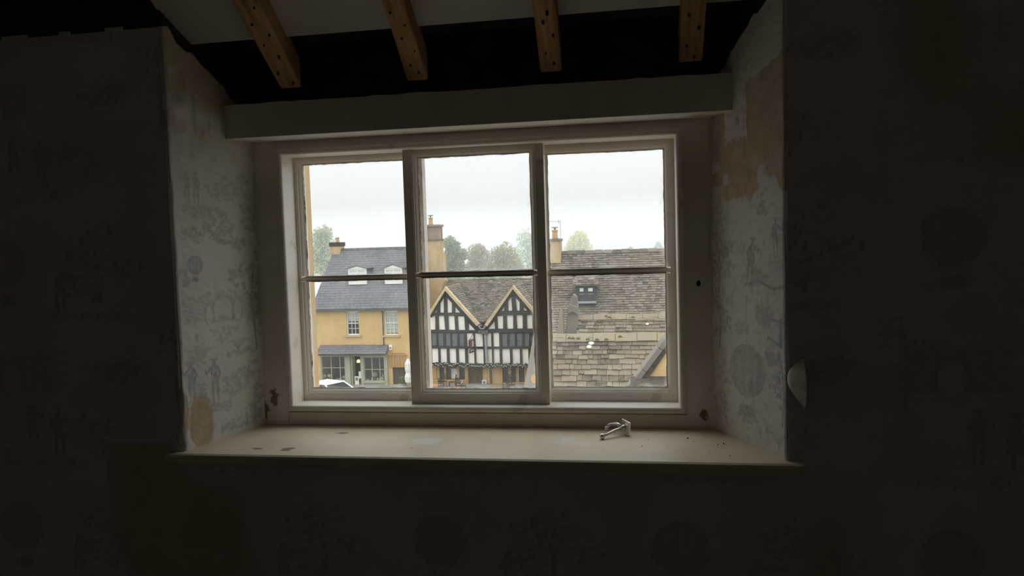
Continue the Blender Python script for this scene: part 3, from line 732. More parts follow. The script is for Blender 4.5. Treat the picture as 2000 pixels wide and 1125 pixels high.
def sash(x0, x1, z0, z1, yf, stl, stl_r, rb, rt, bar_z, bar_w, seed, label, mo=0.014):
    """two-light sash: stiles, rails, glazing bar, moulded edges, panes and putty; yf = front face"""
    s_ = empty('sash', ((x0 + x1) / 2, yf, z0), win, label=label)
    th = 0.032; yb = yf + th; yg = yf + 0.019
    MB().box((x0, yf, z0), (x0 + stl, yb, z1)).build('stile', 'cream_paint', s_, bevel=0.0015)
    MB().box((x1 - stl_r, yf, z0), (x1, yb, z1)).build('stile', 'cream_paint', s_, bevel=0.0015)
    MB().box((x0 + stl, yf + 0.0003, z0), (x1 - stl_r, yb, z0 + rb)).build('rail', 'cream_paint', s_, bevel=0.0015)
    MB().box((x0 + stl, yf + 0.0003, z1 - rt), (x1 - stl_r, yb, z1)).build('rail', 'cream_paint', s_, bevel=0.0015)
    ix0, ix1 = x0 + stl, x1 - stl_r
    b = MB(); pr_ = [(yg - 0.003, bar_z - bar_w / 2), (yf + 0.012, bar_z - bar_w / 2 + 0.0005), (yf + 0.005, bar_z - 0.0045), (yf + 0.005, bar_z - 0.003), (yf + 0.0015, bar_z - 0.002), (yf + 0.0015, bar_z + 0.002), (yf + 0.005, bar_z + 0.003), (yf + 0.005, bar_z + 0.0045), (yf + 0.012, bar_z + bar_w / 2 - 0.0005), (yg - 0.003, bar_z + bar_w / 2), (yb - 0.004, bar_z + 0.003), (yb - 0.004, bar_z - 0.003)]
    b.prism([(ix0 - 0.001, y, z) for y, z in pr_], (ix1 - ix0 + 0.002, 0, 0)); b.build('glazing_bar', 'cream_paint', s_)
    lo_, hi_ = bar_z - bar_w / 2, bar_z + bar_w / 2
    for q, (za, zb) in enumerate(((z0 + rb, lo_ + mo), (hi_ - mo, z1 - rt))):
        # moulded inner edge: fillet, ovolo, fillet; it dies into the glazing bar
        m_ = MB().ring(ix0, ix1, za, zb, [(0.0, yf + 0.0012), (0.003, yf + 0.0012), (0.003, yf + 0.004), (mo * 0.5, yf + 0.0065), (mo * 0.8, yf + 0.011), (mo * 0.8, yf + 0.014), (mo, yf + 0.014), (mo, yg)])
        m_.v = [(x, y, min(z, lo_ + 0.0005) if q == 0 else max(z, hi_ - 0.0005)) for x, y, z in m_.v]
        m_.build('moulding', 'cream_paint', s_)
        MB().box((ix0 + mo - 0.003, yg, za + mo - 0.003), (ix1 - mo + 0.003, yg + 0.003, zb - mo + 0.003)).build('pane', 'old_glass', s_)
        jag_ring(ix0 + mo - 0.001, ix1 - mo + 0.001, za + mo - 0.001, zb - mo + 0.001, yg - 0.001, 0.0016, seed + q).build('putty', 'putty', s_)
    return s_


sash(-0.524, -0.146, 0.004, 0.697, 0.050, 0.022, 0.022, 0.030, 0.018, 0.3525, 0.016, 11, 'fixed left sash, cream, two panes')
sash(0.151, 0.524, 0.008, 0.700, 0.050, 0.022, 0.028, 0.030, 0.026, 0.354, 0.018, 21, 'fixed right sash, cream, two panes')
sash(-0.1865, 0.1835, 0.0118, 0.693, 0.010, 0.024, 0.024, 0.029, 0.016, 0.3570, 0.016, 31, 'sliding middle sash set forward of the others')
# frame lining behind the sashes
ring_sides('lining', -0.512, 0.512, 0.006, 0.700, [(0.0, 0.082), (0.012, 0.084), (0.012, 0.105), (-0.02, 0.105)], 'cream_paint', win)

# ------------------------------------------------------------------ on the sill
# chromed double coat hook lying on its side
hk = empty('coat_hook', (0.355, -0.085, SILL - 0.001), label='small chrome double coat hook lying on the window board', cat='hook')
zb = SILL - 0.001
pc = np.array([0.3755, -0.070, zb + 0.0175]); du = np.array([0.42, -0.907, 0.0]); dn = np.array([-0.907, -0.42, 0]); up = np.array([0.10, 0.0, 0.995])
cor = [pc + du * a * 0.0235 + up * b * 0.0165 for a, b in ((-1, -1), (1, -1), (1, 1), (-1, 1))]
m_ = MB().prism([c_ - dn * 0.002 for c_ in cor], dn * 0.004); m_.build('back_plate', 'chrome', hk, bevel=0.0008)
st = pc + dn * 0.002
m_ = MB().tube([st, st + dn * 0.006, st + dn * 0.009], [0.008, 0.0065, 0.005], 10); m_.build('boss', 'chrome', hk, True)
j0 = st + dn * 0.006
ball = np.array([0.3205, -0.1165, zb + 0.0068])
m_ = MB().tube([j0, j0 * 0.6 + ball * 0.4 + np.array([0, 0, 0.001]), j0 * 0.25 + ball * 0.75, ball], [0.0042, 0.0036, 0.0034, 0.0036], 10); m_.build('hook_arm', 'chrome', hk, True)
m_ = MB().lathe(ball - np.array([0, 0, 0.0068]), [(0.0068 * math.sin(t), 0.0068 - 0.0068 * math.cos(t)) for t in np.linspace(0.12, math.pi - 0.12, 9)], 14); m_.build('ball_end', 'chrome', hk, True)
e2 = np.array([0.328, -0.050, zb + 0.010])
q1 = j0 + np.array([-0.012, 0.012, 0.006]); q2 = np.array([0.343, -0.046, zb + 0.0195])
m_ = MB().tube([j0, q1, q2, (q2 + e2) / 2 + np.array([0, 0, 0.003]), e2], [0.0042, 0.0038, 0.0034, 0.0034, 0.0036], 10); m_.build('hook_arm', 'chrome', hk, True)
m_ = MB().lathe(e2 - np.array([0, 0, 0.005]), [(0.0048 * math.sin(t), 0.0048 - 0.0048 * math.cos(t)) for t in np.linspace(0.12, math.pi - 0.12, 7)], 12); m_.build('ball_end', 'chrome', hk, True)
# crumbs of old paint and dirt
CRUMB = ['largest dark crumb on the board between hook and right corner', 'dark crumb just in front of the largest one', 'dark crumb nearest the right reveal, front of a close trio', 'middle dark crumb of the close trio by the right reveal', 'smallest dark crumb of the trio by the right reveal',
         'lone dark crumb near the front right corner of the board', 'small dark crumb just right of the chrome hook', 'dark crumb in front and to the right of the chrome hook', 'tiny dark crumb left of the chrome hook by a pale smear', 'dark crumb near the front edge below the white paint smear']
for i, (x, y, r_) in enumerate(((0.52, -0.102, 0.0032), (0.531, -0.129, 0.002), (0.584, -0.152, 0.0022), (0.597, -0.143, 0.0026), (0.6, -0.15, 0.0016), (0.599, -0.241, 0.0018), (0.428, -0.116, 0.0018), (0.413, -0.174, 0.0022), (0.23, -0.09, 0.0014), (-0.12, -0.215, 0.002))):
    m_ = MB().lathe((0, 0, 0), [(r_ * 0.6, 0), (r_, r_ * 0.4), (r_ * 0.5, r_ * 0.9)], 5, 1.0, 0.6); a = rnd.uniform(0, 6)
    m_.v = [(x + px_ * math.cos(a) - py_ * math.sin(a) + rnd.uniform(-1, 1) * r_ * 0.2, y + px_ * math.sin(a) + py_ * math.cos(a), SILL - 0.0015 + pz_) for px_, py_, pz_ in m_.v]
    thing(m_, 'paint_crumb', 'chip_dark', CRUMB[i], 'crumb', 'crumbs on the window board')

# ================================================================== outside
GROUND = -8.35          # road
YF = 44.0               # building line across the street


def slate_courses(name, mat, parent, o, ud, vd, wid, length, course, sw, seed, thick=0.03, jit=0.25, kind='stuff', clip=None):
    """roof covering of small overlapping slates: origin o (eave corner), ud along the eave, vd up the slope"""
    r_ = random.Random(seed); o = np.array(o, float); ud = np.array(ud, float); vd = np.array(vd, float); nd = np.cross(ud, vd); nd /= np.linalg.norm(nd)
    if nd[2] < 0: nd = -nd
    mb = MB(); rows = int(length / course) + 1
    for j in range(rows):
        v0 = j * course; u = -r_.uniform(0, sw)
        while u < wid:
            w_ = sw * r_.uniform(1 - jit, 1 + jit); a = max(u, 0); b = min(u + w_ - 0.012, wid)
            if b - a > 0.03:
                dv = r_.uniform(-0.1, 0.1) * course * jit * 2; t = thick * r_.uniform(0.8, 1.25); v1 = min(v0 + course * 1.5, length)
                if clip is None or clip((a + b) / 2, v0):
                    P = [o + ud * a + vd * (v0 + dv) + nd * t, o + ud * b + vd * (v0 + dv + r_.uniform(-0.06, 0.06) * course * jit) + nd * t, o + ud * b + vd * v1 + nd * 0.004, o + ud * a + vd * v1 + nd * 0.004,
                         o + ud * a + vd * (v0 + dv) - nd * 0.01, o + ud * b + vd * (v0 + dv) - nd * 0.01]
                    mb.poly(P, [(0, 1, 2, 3), (4, 5, 1, 0), (4, 0, 3), (5, 2, 1)])
            u += w_
    return mb.build(name, mat, parent, kind=kind)


def slab(mb, o, ud, vd, wid, length, t=0.08):
    o = np.array(o, float); ud = np.array(ud, float); vd = np.array(vd, float); nd = np.cross(ud, vd); nd /= np.linalg.norm(nd)
    if nd[2] < 0: nd = -nd
    q = [o, o + ud * wid, o + ud * wid + vd * length, o + vd * length]
    return mb.prism([p - nd * 0.012 for p in q], -nd * t)


UX = np.array([1.0, 0, 0])

# ground
MB().box((-70, 2.0, GROUND - 0.2), (60, 43.0, GROUND)).build('street', 'asphalt', None, label='grey wet street between the houses', kind='structure')
PAVE = at(775, 754, YF)[2]
MB().box((-40, 39.2, GROUND - 0.1), (8, 60.0, PAVE)).build('pavement', 'paving', None, label='raised pavement in front of the shop and timbered house', kind='structure')
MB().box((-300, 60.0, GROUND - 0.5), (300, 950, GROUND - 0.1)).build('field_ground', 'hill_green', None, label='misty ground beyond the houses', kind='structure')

# ---------------------------------------------------------------- honey stone shop house
hs = empty('stone_house', at(700, 760, YF), label='honey stone house with blue slate roof and grey green shopfront', cat='house')
xl = at(613, 600, YF)[0]; xr = at(806, 600, YF)[0]
ze = at(700, 602, YF)[2]; zr = at(730, 485, 48.0)[2]; zg = PAVE
YR = 48.0; YB = 52.0
# walls: front, gable ends, back, with openings cut as boxes between
fw = MB()
W1 = (677, 607.5, 701, 655.5); W2 = (751.5, 606.5, 777.5, 655.5)
def fx(px, py=640): return at(px, py, YF)[0]
def fz(px, py): return at(px, py, YF)[2]
cols = [xl, fx(677), fx(701), fx(751.5), fx(777.5), xr]
zt = ze; zwt = fz(690, 608); zwb = fz(690, 655); zshop = fz(700, 690)
zwt2 = fz(765, 607); zwb2 = fz(765, 655)
fw.box((xl, YF, zwt), (xr, YF + 0.3, zt)); fw.box((xl, YF, zwb), (cols[1], YF + 0.3, zwt)); fw.box((cols[2], YF, zwb), (cols[3], YF + 0.3, zwt)); fw.box((cols[4], YF, zwb), (xr, YF + 0.3, zwt))
xs1 = fx(757.5, 720)
fw.box((xl, YF, zshop), (xr, YF + 0.3, zwb))
fw.box((xs1, YF, zg), (fx(767, 735), YF + 0.3, zshop)); fw.box((fx(793.5, 735), YF, zg), (xr, YF + 0.3, zshop)); fw.box((fx(767, 735), YF + 0.05, fz(780, 718)), (fx(793.5, 735), YF + 0.3, zshop))
fw.box((xl, YF, zg), (fx(626, 720), YF + 0.3, zshop))
fw.build('front_wall', 'ochre_stone', hs)
gw = MB()
for x0, x1 in ((xl, xl + 0.35), (xr - 0.35, xr)):
    gw.prism([(x0, YF + 0.3, zg), (x0, YB, zg), (x0, YB, ze), (x0, YR, zr - 0.05), (x0, YF + 0.3, ze)], (x1 - x0, 0, 0))
gw.box((xl, YB - 0.3, zg), (xr, YB, ze)); gw.build('gable_wall', 'ochre_stone', hs)
# roof
vd = np.array([0, YR - (YF - 0.25), zr - (ze - 0.02)]); Lr = float(np.linalg.norm(vd)); vd /= Lr
roof = slab(MB(), (xl - 0.1, YF - 0.25, ze - 0.02), UX, vd, xr - xl + 0.2, Lr)
vb = np.array([0, YR - (YB + 0.25), zr - ze + 0.02]); Lb = float(np.linalg.norm(vb)); vb /= Lb
slab(roof, (xl - 0.1, YB + 0.25, ze - 0.02), UX, vb, xr - xl + 0.2, Lb)
ro = roof.build('roof', 'blue_slate', hs)
slate_courses('slate_courses', 'blue_slate', ro, (xl - 0.1, YF - 0.25, ze - 0.02), UX, vd, xr - xl + 0.2, Lr, 0.235, 0.36, 3, 0.022, 0.12)
m_ = MB()
x = xl - 0.1
while x < xr + 0.1:
    x2 = min(x + 0.46, xr + 0.1); m_.prism([(x, YR - 0.16, zr - 0.10), (x, YR - 0.05, zr + 0.06), (x, YR + 0.05, zr + 0.06), (x, YR + 0.16, zr - 0.10)], (x2 - x - 0.012, 0, 0)); x = x2
m_.build('ridge_tiles', 'lead_grey', ro, kind='stuff')
# gutter and downpipe
MB().box((xl, YF - 0.33, ze - 0.16), (xr, YF - 0.18, ze - 0.03)).build('gutter', 'lead_grey', hs)
a = at(747.5, 606, YF); MB().tube([(a[0], YF - 0.2, ze - 0.1), (a[0], YF - 0.06, ze - 0.35), (a[0], YF - 0.06, fz(747, 680))], 0.04, 8).build('downpipe', 'lead_grey', hs)


def sash_window(px0, py0, px1, py1, blind, parent):
    """white box sash with glazing bars; blind = share covered by the roller blind"""
    a = at(px0, py1, YF); b = at(px1, py0, YF); x0, z0, x1, z1 = a[0], a[2], b[0], b[2]
    wv_ = empty('window', ((x0 + x1) / 2, YF + 0.1, z0), parent)
    y = YF + 0.10
    MB().ring(x0, x1, z0, z1, [(0, y + 0.1), (0, y), (0.085, y), (0.085, y + 0.06)]).build('window_frame', 'white_paint', wv_)
    gx0, gx1, gz0, gz1 = x0 + 0.085, x1 - 0.085, z0 + 0.085, z1 - 0.085; zm = (gz0 + gz1) / 2
    MB().box((gx0, y + 0.015, zm - 0.03), (gx1, y + 0.06, zm + 0.03)).build('meeting_rail', 'white_paint', wv_)
    for i in range(3):
        for j in range(4):
            MB().box((gx0 + (gx1 - gx0) * i / 3 + 0.004, y + 0.05, gz0 + (gz1 - gz0) * j / 4 + 0.004), (gx0 + (gx1 - gx0) * (i + 1) / 3 - 0.004, y + 0.056, gz0 + (gz1 - gz0) * (j + 1) / 4 - 0.004)).build('pane', 'shop_glass', wv_)
    bars = MB()
    for i in (1, 2): x = gx0 + (gx1 - gx0) * i / 3; bars.box((x - 0.014, y + 0.03, gz0), (x + 0.014, y + 0.062, gz1))
    for j in (1, 3): z = gz0 + (gz1 - gz0) * j / 4; bars.box((gx0, y + 0.03, z - 0.014), (gx1, y + 0.062, z + 0.014))
    bars.build('glazing_bars', 'white_paint', wv_)
    MB().box((gx0, y + 0.09, gz1 - (gz1 - gz0) * blind), (gx1, y + 0.10, gz1)).build('roller_blind', 'blind_white', wv_)
    MB().box((gx0 - 0.06, y + 0.25, gz0 - 0.05), (gx1 + 0.06, y + 0.27, gz1 + 0.05)).build('room_behind', 'shop_dark', wv_)
    a = at(px0 - 4.5, py1, YF - 0.1); b = at(px1 + 4, py1 + 3.5, YF - 0.1)
    MB().box((a[0], YF - 0.1, z0 - 0.11), (b[0], YF + 0.12, z0)).build('stone_sill', 'chimney_stone', wv_)


sash_window(677, 608, 701, 655, 0.42, hs)
sash_window(751.5, 607, 777.5, 655, 0.97, hs)


def roof_pt(y): return ze - 0.02 + (y - (YF - 0.25)) * vd[2] / vd[1]


def dormer(px0, px1, py_eave, py_bot, py_apex, yf):
    a = at(px0, py_bot, yf); b = at(px1, py_eave, yf); x0, x1, z0, z1 = a[0], b[0], a[2], b[2]; zap = at((px0 + px1) / 2, py_apex, yf)[2]; xm = (x0 + x1) / 2; yb_ = yf + 2.0
    d = empty('dormer', (xm, yf, z0), hs)
    MB().box((x0 + 0.02, yf + 0.12, z0 - 0.1), (x1 - 0.02, yb_, z1)).build('cheeks', 'blue_slate', d)
    m_ = MB(); m_.ring(x0, x1, z0, z1, [(0, yf + 0.12), (0, yf), (0.10, yf), (0.10, yf + 0.08)]); m_.box((xm - 0.045, yf + 0.01, z0), (xm + 0.045, yf + 0.08, z1)); m_.build('window_frame', 'white_paint', d)
    m_ = MB().prism([(x0 - 0.06, yf - 0.04, z1), (x1 + 0.06, yf - 0.04, z1), (x1 + 0.02, yf - 0.04, z1 + (zap - z1) * 0.3), (xm, yf - 0.04, zap), (x0 - 0.02, yf - 0.04, z1 + (zap - z1) * 0.3)], (0, 0.2, 0)); m_.build('pediment', 'white_paint', d)
    for xa, xb in ((x0 + 0.1, xm - 0.045), (xm + 0.045, x1 - 0.1)):
        MB().box((xa, yf + 0.06, z0 + 0.09), (xb, yf + 0.07, z1 - 0.09)).build('pane', 'blind_white', d)
    for s_ in (-1, 1):
        xe = x0 - 0.1 if s_ < 0 else x1 + 0.1
        MB().prism([(xm, yf - 0.08, zap + 0.05), (xe, yf - 0.08, z1 + 0.05), (xe, yb_, z1 + 0.05), (xm, yb_, zap + 0.05)], (0, 0, -0.05)).build('dormer_roof', 'lead_grey', d)


def roof_hit(px, py):
    lo, hi = YF, YR
    for _ in range(40):
        ym = (lo + hi) / 2
        if roof_pt(ym) < at(px, py, ym)[2]: lo = ym
        else: hi = ym
    return ym


dormer(681, 715, 525, 556, 519.5, roof_hit(698, 558))
dormer(752, 784.5, 524, 555, 517, roof_hit(768, 557))


def chimney(parent, x0, x1, z0, z1, y0, y1, mat, pots, taper=0.0, cap=0.12, capmat=None, split=None, name='chimney'):
    """stack with an oversailing cap and pots on top"""
    c = empty(name, ((x0 + x1) / 2, (y0 + y1) / 2, z0), parent)
    sp_ = z1 if split is None else split
    MB().box((x0, y0, z0), (x1, y1, sp_)).build('stack', mat, c)
    if split is not None:
        MB().box((x0 - 0.06, y0 - 0.06, split), (x1 + 0.06, y1 + 0.06, split + 0.10)).build('string_course', 'grey_stone', c)
        MB().box((x0 + 0.03, y0 + 0.03, split + 0.10), (x1 - 0.03, y1 - 0.03, z1)).build('upper_stack', capmat, c)
    if cap: MB().box((x0 - 0.05, y0 - 0.05, z1 - cap), (x1 + 0.05, y1 + 0.05, z1)).build('chimney_cap', capmat or 'grey_stone', c)
    for (fx_, h, r_) in pots:
        m_ = MB().lathe((x0 + (x1 - x0) * fx_, (y0 + y1) / 2, z1), [(r_ * 1.1, 0), (r_ * 1.1, 0.08), (r_, 0.12), (r_ * 0.92, h * 0.8), (r_ * 1.15, h * 0.85), (r_ * 1.15, h)], 12); m_.build('chimney_pot', 'pot_buff', c)
    return c


# left stack
a = at(650.5, 512, 48.0); b = at(667, 473, 48.0)
chimney(hs, a[0], b[0], a[2] - 0.6, b[2], 47.6, 48.5, 'chimney_stone', [(0.55, 0.35, 0.13)], cap=0.28, capmat='rubble_stone')
# right stack on the gable, brick above stone
a = at(834.5, 600, 48.0); b = at(860.5, 438.5, 48.0); spz = at(850, 470, 48.0)[2]
c = chimney(hs, a[0], b[0], a[2] - 2.5, b[2], 47.6, 48.6, 'chimney_stone', [(0.38, 0.50, 0.15)], cap=0.14, capmat='chimney_brick', split=spz)
MB().box((xr - 0.05, 47.4, PAVE), (b[0] + 0.05, 49.0, at(850, 497, 48)[2])).build('stack_base', 'chimney_stone', c)
pz = at(833, 412, 47.7); MB().tube([(pz[0], 47.55, at(833, 478, 47.55)[2]), (pz[0], 47.55, pz[2])], 0.02, 6).build('aerial_pole', 'metal_grey', c)
m_ = MB(); q = (a[0] + (b[0] - a[0]) * 0.38, 48.1, b[2]); m_.lathe((q[0], q[1], q[2] + 0.5), [(0.05, 0), (0.05, 0.1), (0.22, 0.13), (0.22, 0.16), (0.03, 0.2)], 10); m_.build('chimney_cowl', 'metal_grey', c)
# right gable coping to the ridge
m_ = MB().prism([(xr - 0.1, YF - 0.2, ze), (xr - 0.1, YR, zr + 0.12), (xr - 0.1, YB + 0.2, ze), (xr - 0.1, YB + 0.2, ze - 0.2), (xr - 0.1, YR, zr - 0.1), (xr - 0.1, YF - 0.2, ze - 0.2)], (0.25, 0, 0)); m_.build('gable_coping', 'chimney_stone', hs)

# --- the shopfront
YS = YF - 0.12
def sx_(px, py=720): return at(px, py, YS)[0]
def sz_(px, py): return at(px, py, YS)[2]
sf = empty('shopfront', (sx_(690), YS, zg), hs)
slate_courses('canopy_slates', 'blue_slate', sf, (sx_(624.5, 688), YF - 0.75, sz_(690, 689) - 0.0), UX, np.array([0, 0.85, 0.53]), sx_(759, 688) - sx_(624.5, 688), 0.88, 0.22, 0.4, 8, 0.04, 0.3)
slab(MB(), (sx_(624.5, 688), YF - 0.75, sz_(690, 689)), UX, np.array([0, 0.85, 0.53]), sx_(759, 688) - sx_(624.5, 688), 0.88, 0.1).build('canopy', 'lead_grey', sf)
for (p0, p1, q0) in ((626, 674.5, 689.5), (706, 755.5, 690.5)):
    MB().box((sx_(p0), YS - 0.12, sz_(p0, q0 + 6.5)), (sx_(p1), YF + 0.1, sz_(p0, q0))).build('fascia', 'shop_paint', sf)
MB().box((sx_(674.5), YS - 0.02, sz_(690, 696)), (sx_(706), YF + 0.1, sz_(690, 689))).build('fascia', 'shop_paint', sf)
for p0, p1 in ((674.5, 684.5), (706, 710.8), (751.5, 757)):
    MB().box((sx_(p0), YS - 0.06, zg), (sx_(p1), YF + 0.2, sz_(690, 692))).build('pilaster', 'shop_paint', sf)
MB().box((sx_(626), YS - 0.04, zg), (sx_(628.5), YF + 0.2, sz_(690, 692))).build('pilaster', 'shop_paint', sf)
for (p0, p1, ptop, pbot, v1, v2, h1) in ((628.5, 674.5, 695, 743, 647, 664, 718.3), (710.8, 751.5, 697, 744.5, 726.5, 741.7, 721.6)):
    x0, x1, z0, z1 = sx_(p0), sx_(p1), sz_((p0 + p1) / 2, pbot), sz_((p0 + p1) / 2, ptop)
    wv_ = empty('shop_window', ((x0 + x1) / 2, YS, z0), sf) if False else None
    MB().ring(x0, x1, z0, z1, [(0, YS + 0.06), (0, YS), (0.05, YS), (0.05, YS + 0.05)]).build('shop_window_frame', 'shop_paint', sf)
    m_ = MB()
    for vx in (v1, v2): x = sx_(vx, 715); m_.box((x - 0.025, YS + 0.005, z0), (x + 0.025, YS + 0.05, z1))
    zh = sz_((p0 + p1) / 2, h1); m_.box((x0, YS + 0.008, zh - 0.022), (x1, YS + 0.05, zh + 0.022)); m_.build('glazing_bars', 'shop_paint', sf)
    xa = [x0, sx_(v1, 715), sx_(v2, 715), x1]; za = [z0, zh, z1]
    for i in range(3):
        for j in range(2): MB().box((xa[i] + 0.01, YS + 0.03, za[j] + 0.01), (xa[i + 1] - 0.01, YS + 0.035, za[j + 1] - 0.01)).build('shop_pane', 'shop_glass', sf)
    MB().box((x0 - 0.05, YS - 0.10, z0 - 0.10), (x1 + 0.05, YF + 0.2, z0)).build('shop_sill', 'shop_paint', sf)
    MB().box((x0, YS, zg), (x1, YF + 0.2, z0 - 0.10)).build('stall_riser', 'shop_paint', sf)
    MB().box((x0, YF + 0.2, z0 - 0.05), (x1, YF + 0.9, z0 + 0.0)).build('display_shelf', 'shop_dark', sf)
# dark shop interior and half-open recessed doorway
m_ = MB(); m_.box((sx_(627), YF + 2.2, zg), (sx_(757), YF + 2.3, zshop)); m_.box((sx_(627), YF + 0.3, zshop - 0.02), (sx_(757), YF + 2.3, zshop + 0.05)); m_.build('shop_back_wall', 'shop_dark', sf)
MB().box((sx_(684.5), YS + 0.2, zg), (sx_(706), YF + 2.2, zg + 0.12)).build('doorstep', 'gold_stone', sf)
MB().box((sx_(684.5), YS + 0.1, zg), (sx_(687.5), YF + 0.5, sz_(690, 696))).build('door_jamb', 'shop_paint', sf)
dr = MB().box((sx_(701.5), YF + 0.1, zg + 0.12), (sx_(702.8), YF + 0.9, sz_(700, 697))).build('shop_door', 'shop_paint', sf)

# things in and before the shop
lp = empty('pendant_lamp', at(700, 707, YF + 0.8), label='small glowing pendant lamp inside the shop doorway', cat='lamp')
a = at(700.2, 708, YF + 0.8); m_ = MB().lathe(a, [(0.12, 0), (0.13, 0.05), (0.10, 0.16), (0.04, 0.2)], 12); m_.build('lamp_shade', 'lamp_glow', lp); MB().tube([a + np.array([0, 0, 0.2]), (a[0], a[1], zshop)], 0.01, 6).build('lamp_cord', 'chair_dark', lp)
a = at(693, 746, YF - 0.02); b = at(700.5, 735, YF - 0.02)
po = empty('notice_board', ((a[0] + b[0]) / 2, YF, a[2]), label='small white picture board standing in the shop doorway', cat='sign')
MB().box((a[0], YF - 0.02, zg + 0.1), (b[0], YF + 0.01, b[2])).build('board', 'paper_white', po); MB().box((a[0] + 0.06, YF - 0.025, a[2] + 0.08), (b[0] - 0.06, YF - 0.02, b[2] - 0.08)).build('print', 'print_grey', po)
a = at(702, 739, YF - 0.05); b = at(706, 725, YF - 0.05)
m_ = MB().prism([(a[0], YF - 0.15, a[2]), (b[0], YF - 0.05, a[2]), (b[0], YF - 0.05, b[2]), (a[0], YF - 0.15, b[2])], (0.0, 0.02, 0)); thing(m_, 'window_card', 'paper_white', 'white card panel fixed beside the shop door', 'sign')


def ornament(px, py, r_, kind, i):
    a = at(px, py, YF + (0.55 if i == 9 else 0.14))
    if kind == 'vase': m_ = MB().lathe(a, [(r_ * 0.5, 0), (r_, r_ * 0.7), (r_ * 0.95, r_ * 1.4), (r_ * 0.35, r_ * 1.9), (r_ * 0.5, r_ * 2.3)], 10)
    elif kind == 'bowl': m_ = MB().lathe(a, [(r_ * 0.4, 0), (r_ * 0.9, r_ * 0.4), (r_ * 1.2, r_ * 0.9), (r_ * 1.1, r_ * 1.0)], 10)
    elif kind == 'hare':
        m_ = MB().lathe(a, [(r_, 0), (r_ * 1.3, r_ * 0.6), (r_ * 0.8, r_ * 1.3), (r_ * 0.3, r_ * 1.6)], 10); m_.lathe(a + np.array([r_ * 0.5, 0, r_ * 1.2]), [(r_ * 0.2, 0), (r_ * 0.5, r_ * 0.5), (r_ * 0.3, r_)], 8)
        for e_ in (-0.2, 0.25): m_.tube([a + np.array([r_ * 0.5 + e_ * r_, 0, r_ * 2.0]), a + np.array([r_ * 0.6 + e_ * r_ * 2, 0, r_ * 3.6])], [r_ * 0.16, r_ * 0.08], 6)
    else: m_ = MB().lathe(a, [(r_ * 0.3, 0), (r_ * 0.15, r_), (r_ * 0.9, r_ * 1.3), (r_ * 1.05, r_ * 2.0), (r_ * 0.6, r_ * 2.6)], 10)
    L = {'vase': ('pale round vase on display behind the shop window', 'vase'), 'bowl': ('pale bowl on display behind the shop window', 'bowl'), 'hare': ('pale hare figure with upright ears in the right shop window', 'figurine'), 'head': ('pale rounded flower head shape in the shop window', 'ornament')}[kind]
    return thing(m_, {'vase': 'display_vase', 'bowl': 'display_bowl', 'hare': 'hare_figure', 'head': 'display_ornament'}[kind], 'ornament_pale', ORN[i], L[1], 'shop window display')


ORN = ['leftmost pale flower head in the left shop window', 'second pale flower head from the left in the left shop window', 'pale bowl near the right end of the left shop window', 'pale vase between bowl and flower head in the left shop window', 'rightmost pale flower head in the left shop window',
       'pale bowl at the left end of the right shop window', 'larger pale vase in the middle of the right shop window', 'smaller pale vase right of the larger one in the right shop window', 'pale hare figure with upright ears in the right shop window', 'tall pale flower head standing behind the vases in the right shop window']
for i, (px_, py_, r_, kd) in enumerate(((634, 742, 0.14, 'head'), (644.5, 742, 0.15, 'head'), (659, 742.5, 0.11, 'bowl'), (665.5, 742.5, 0.09, 'vase'), (672, 742.5, 0.11, 'head'), (719, 743.5, 0.1, 'bowl'), (727, 743.5, 0.09, 'vase'), (738, 743.5, 0.09, 'vase'), (746, 743.5, 0.16, 'hare'), (732.5, 742, 0.20, 'head'))): ornament(px_, py_, r_, kd, i)

# alarm box on the wall
a = at(759.5, 684, YF - 0.08); b = at(765.5, 674, YF - 0.08); al = empty('alarm_box', ((a[0] + b[0]) / 2, YF, a[2]), label='white alarm box high on the honey stone wall', cat='alarm')
MB().box((a[0], YF - 0.1, a[2]), (b[0], YF, b[2])).build('cover', 'white_paint', al, bevel=0.02); MB().box((a[0] + 0.05, YF - 0.105, a[2] + 0.1), (b[0] - 0.05, YF - 0.1, a[2] + 0.2)).build('badge', 'print_grey', al)
# boarded panel above the dark side door, boards one by one
bp = empty('board_panel', (fx(777, 717), YF - 0.06, fz(777, 717)), hs)
x0, x1 = fx(760.5, 705), fx(793.5, 705); z0, z1 = fz(777, 717), fz(777, 694)
for i in range(6): MB().box((x0 + (x1 - x0) * i / 6, YF - 0.06 - 0.008 * (i % 2), z0), (x0 + (x1 - x0) * (i + 1) / 6 - 0.012, YF, z1)).build('board', 'tan_board', bp)
MB().box((x0 - 0.03, YF - 0.1, z1), (x1 + 0.03, YF, z1 + 0.07)).build('drip_mould', 'tan_board', bp)
sd = empty('side_door', (fx(780, 735), YF + 0.1, zg), hs)
x0, x1 = fx(767, 735), fx(793.5, 735)
for i in range(6): MB().box((x0 + (x1 - x0) * i / 6, YF + 0.15, zg), (x0 + (x1 - x0) * (i + 1) / 6 - 0.015, YF + 0.2, fz(780, 718))).build('plank', 'dark_boards', sd)

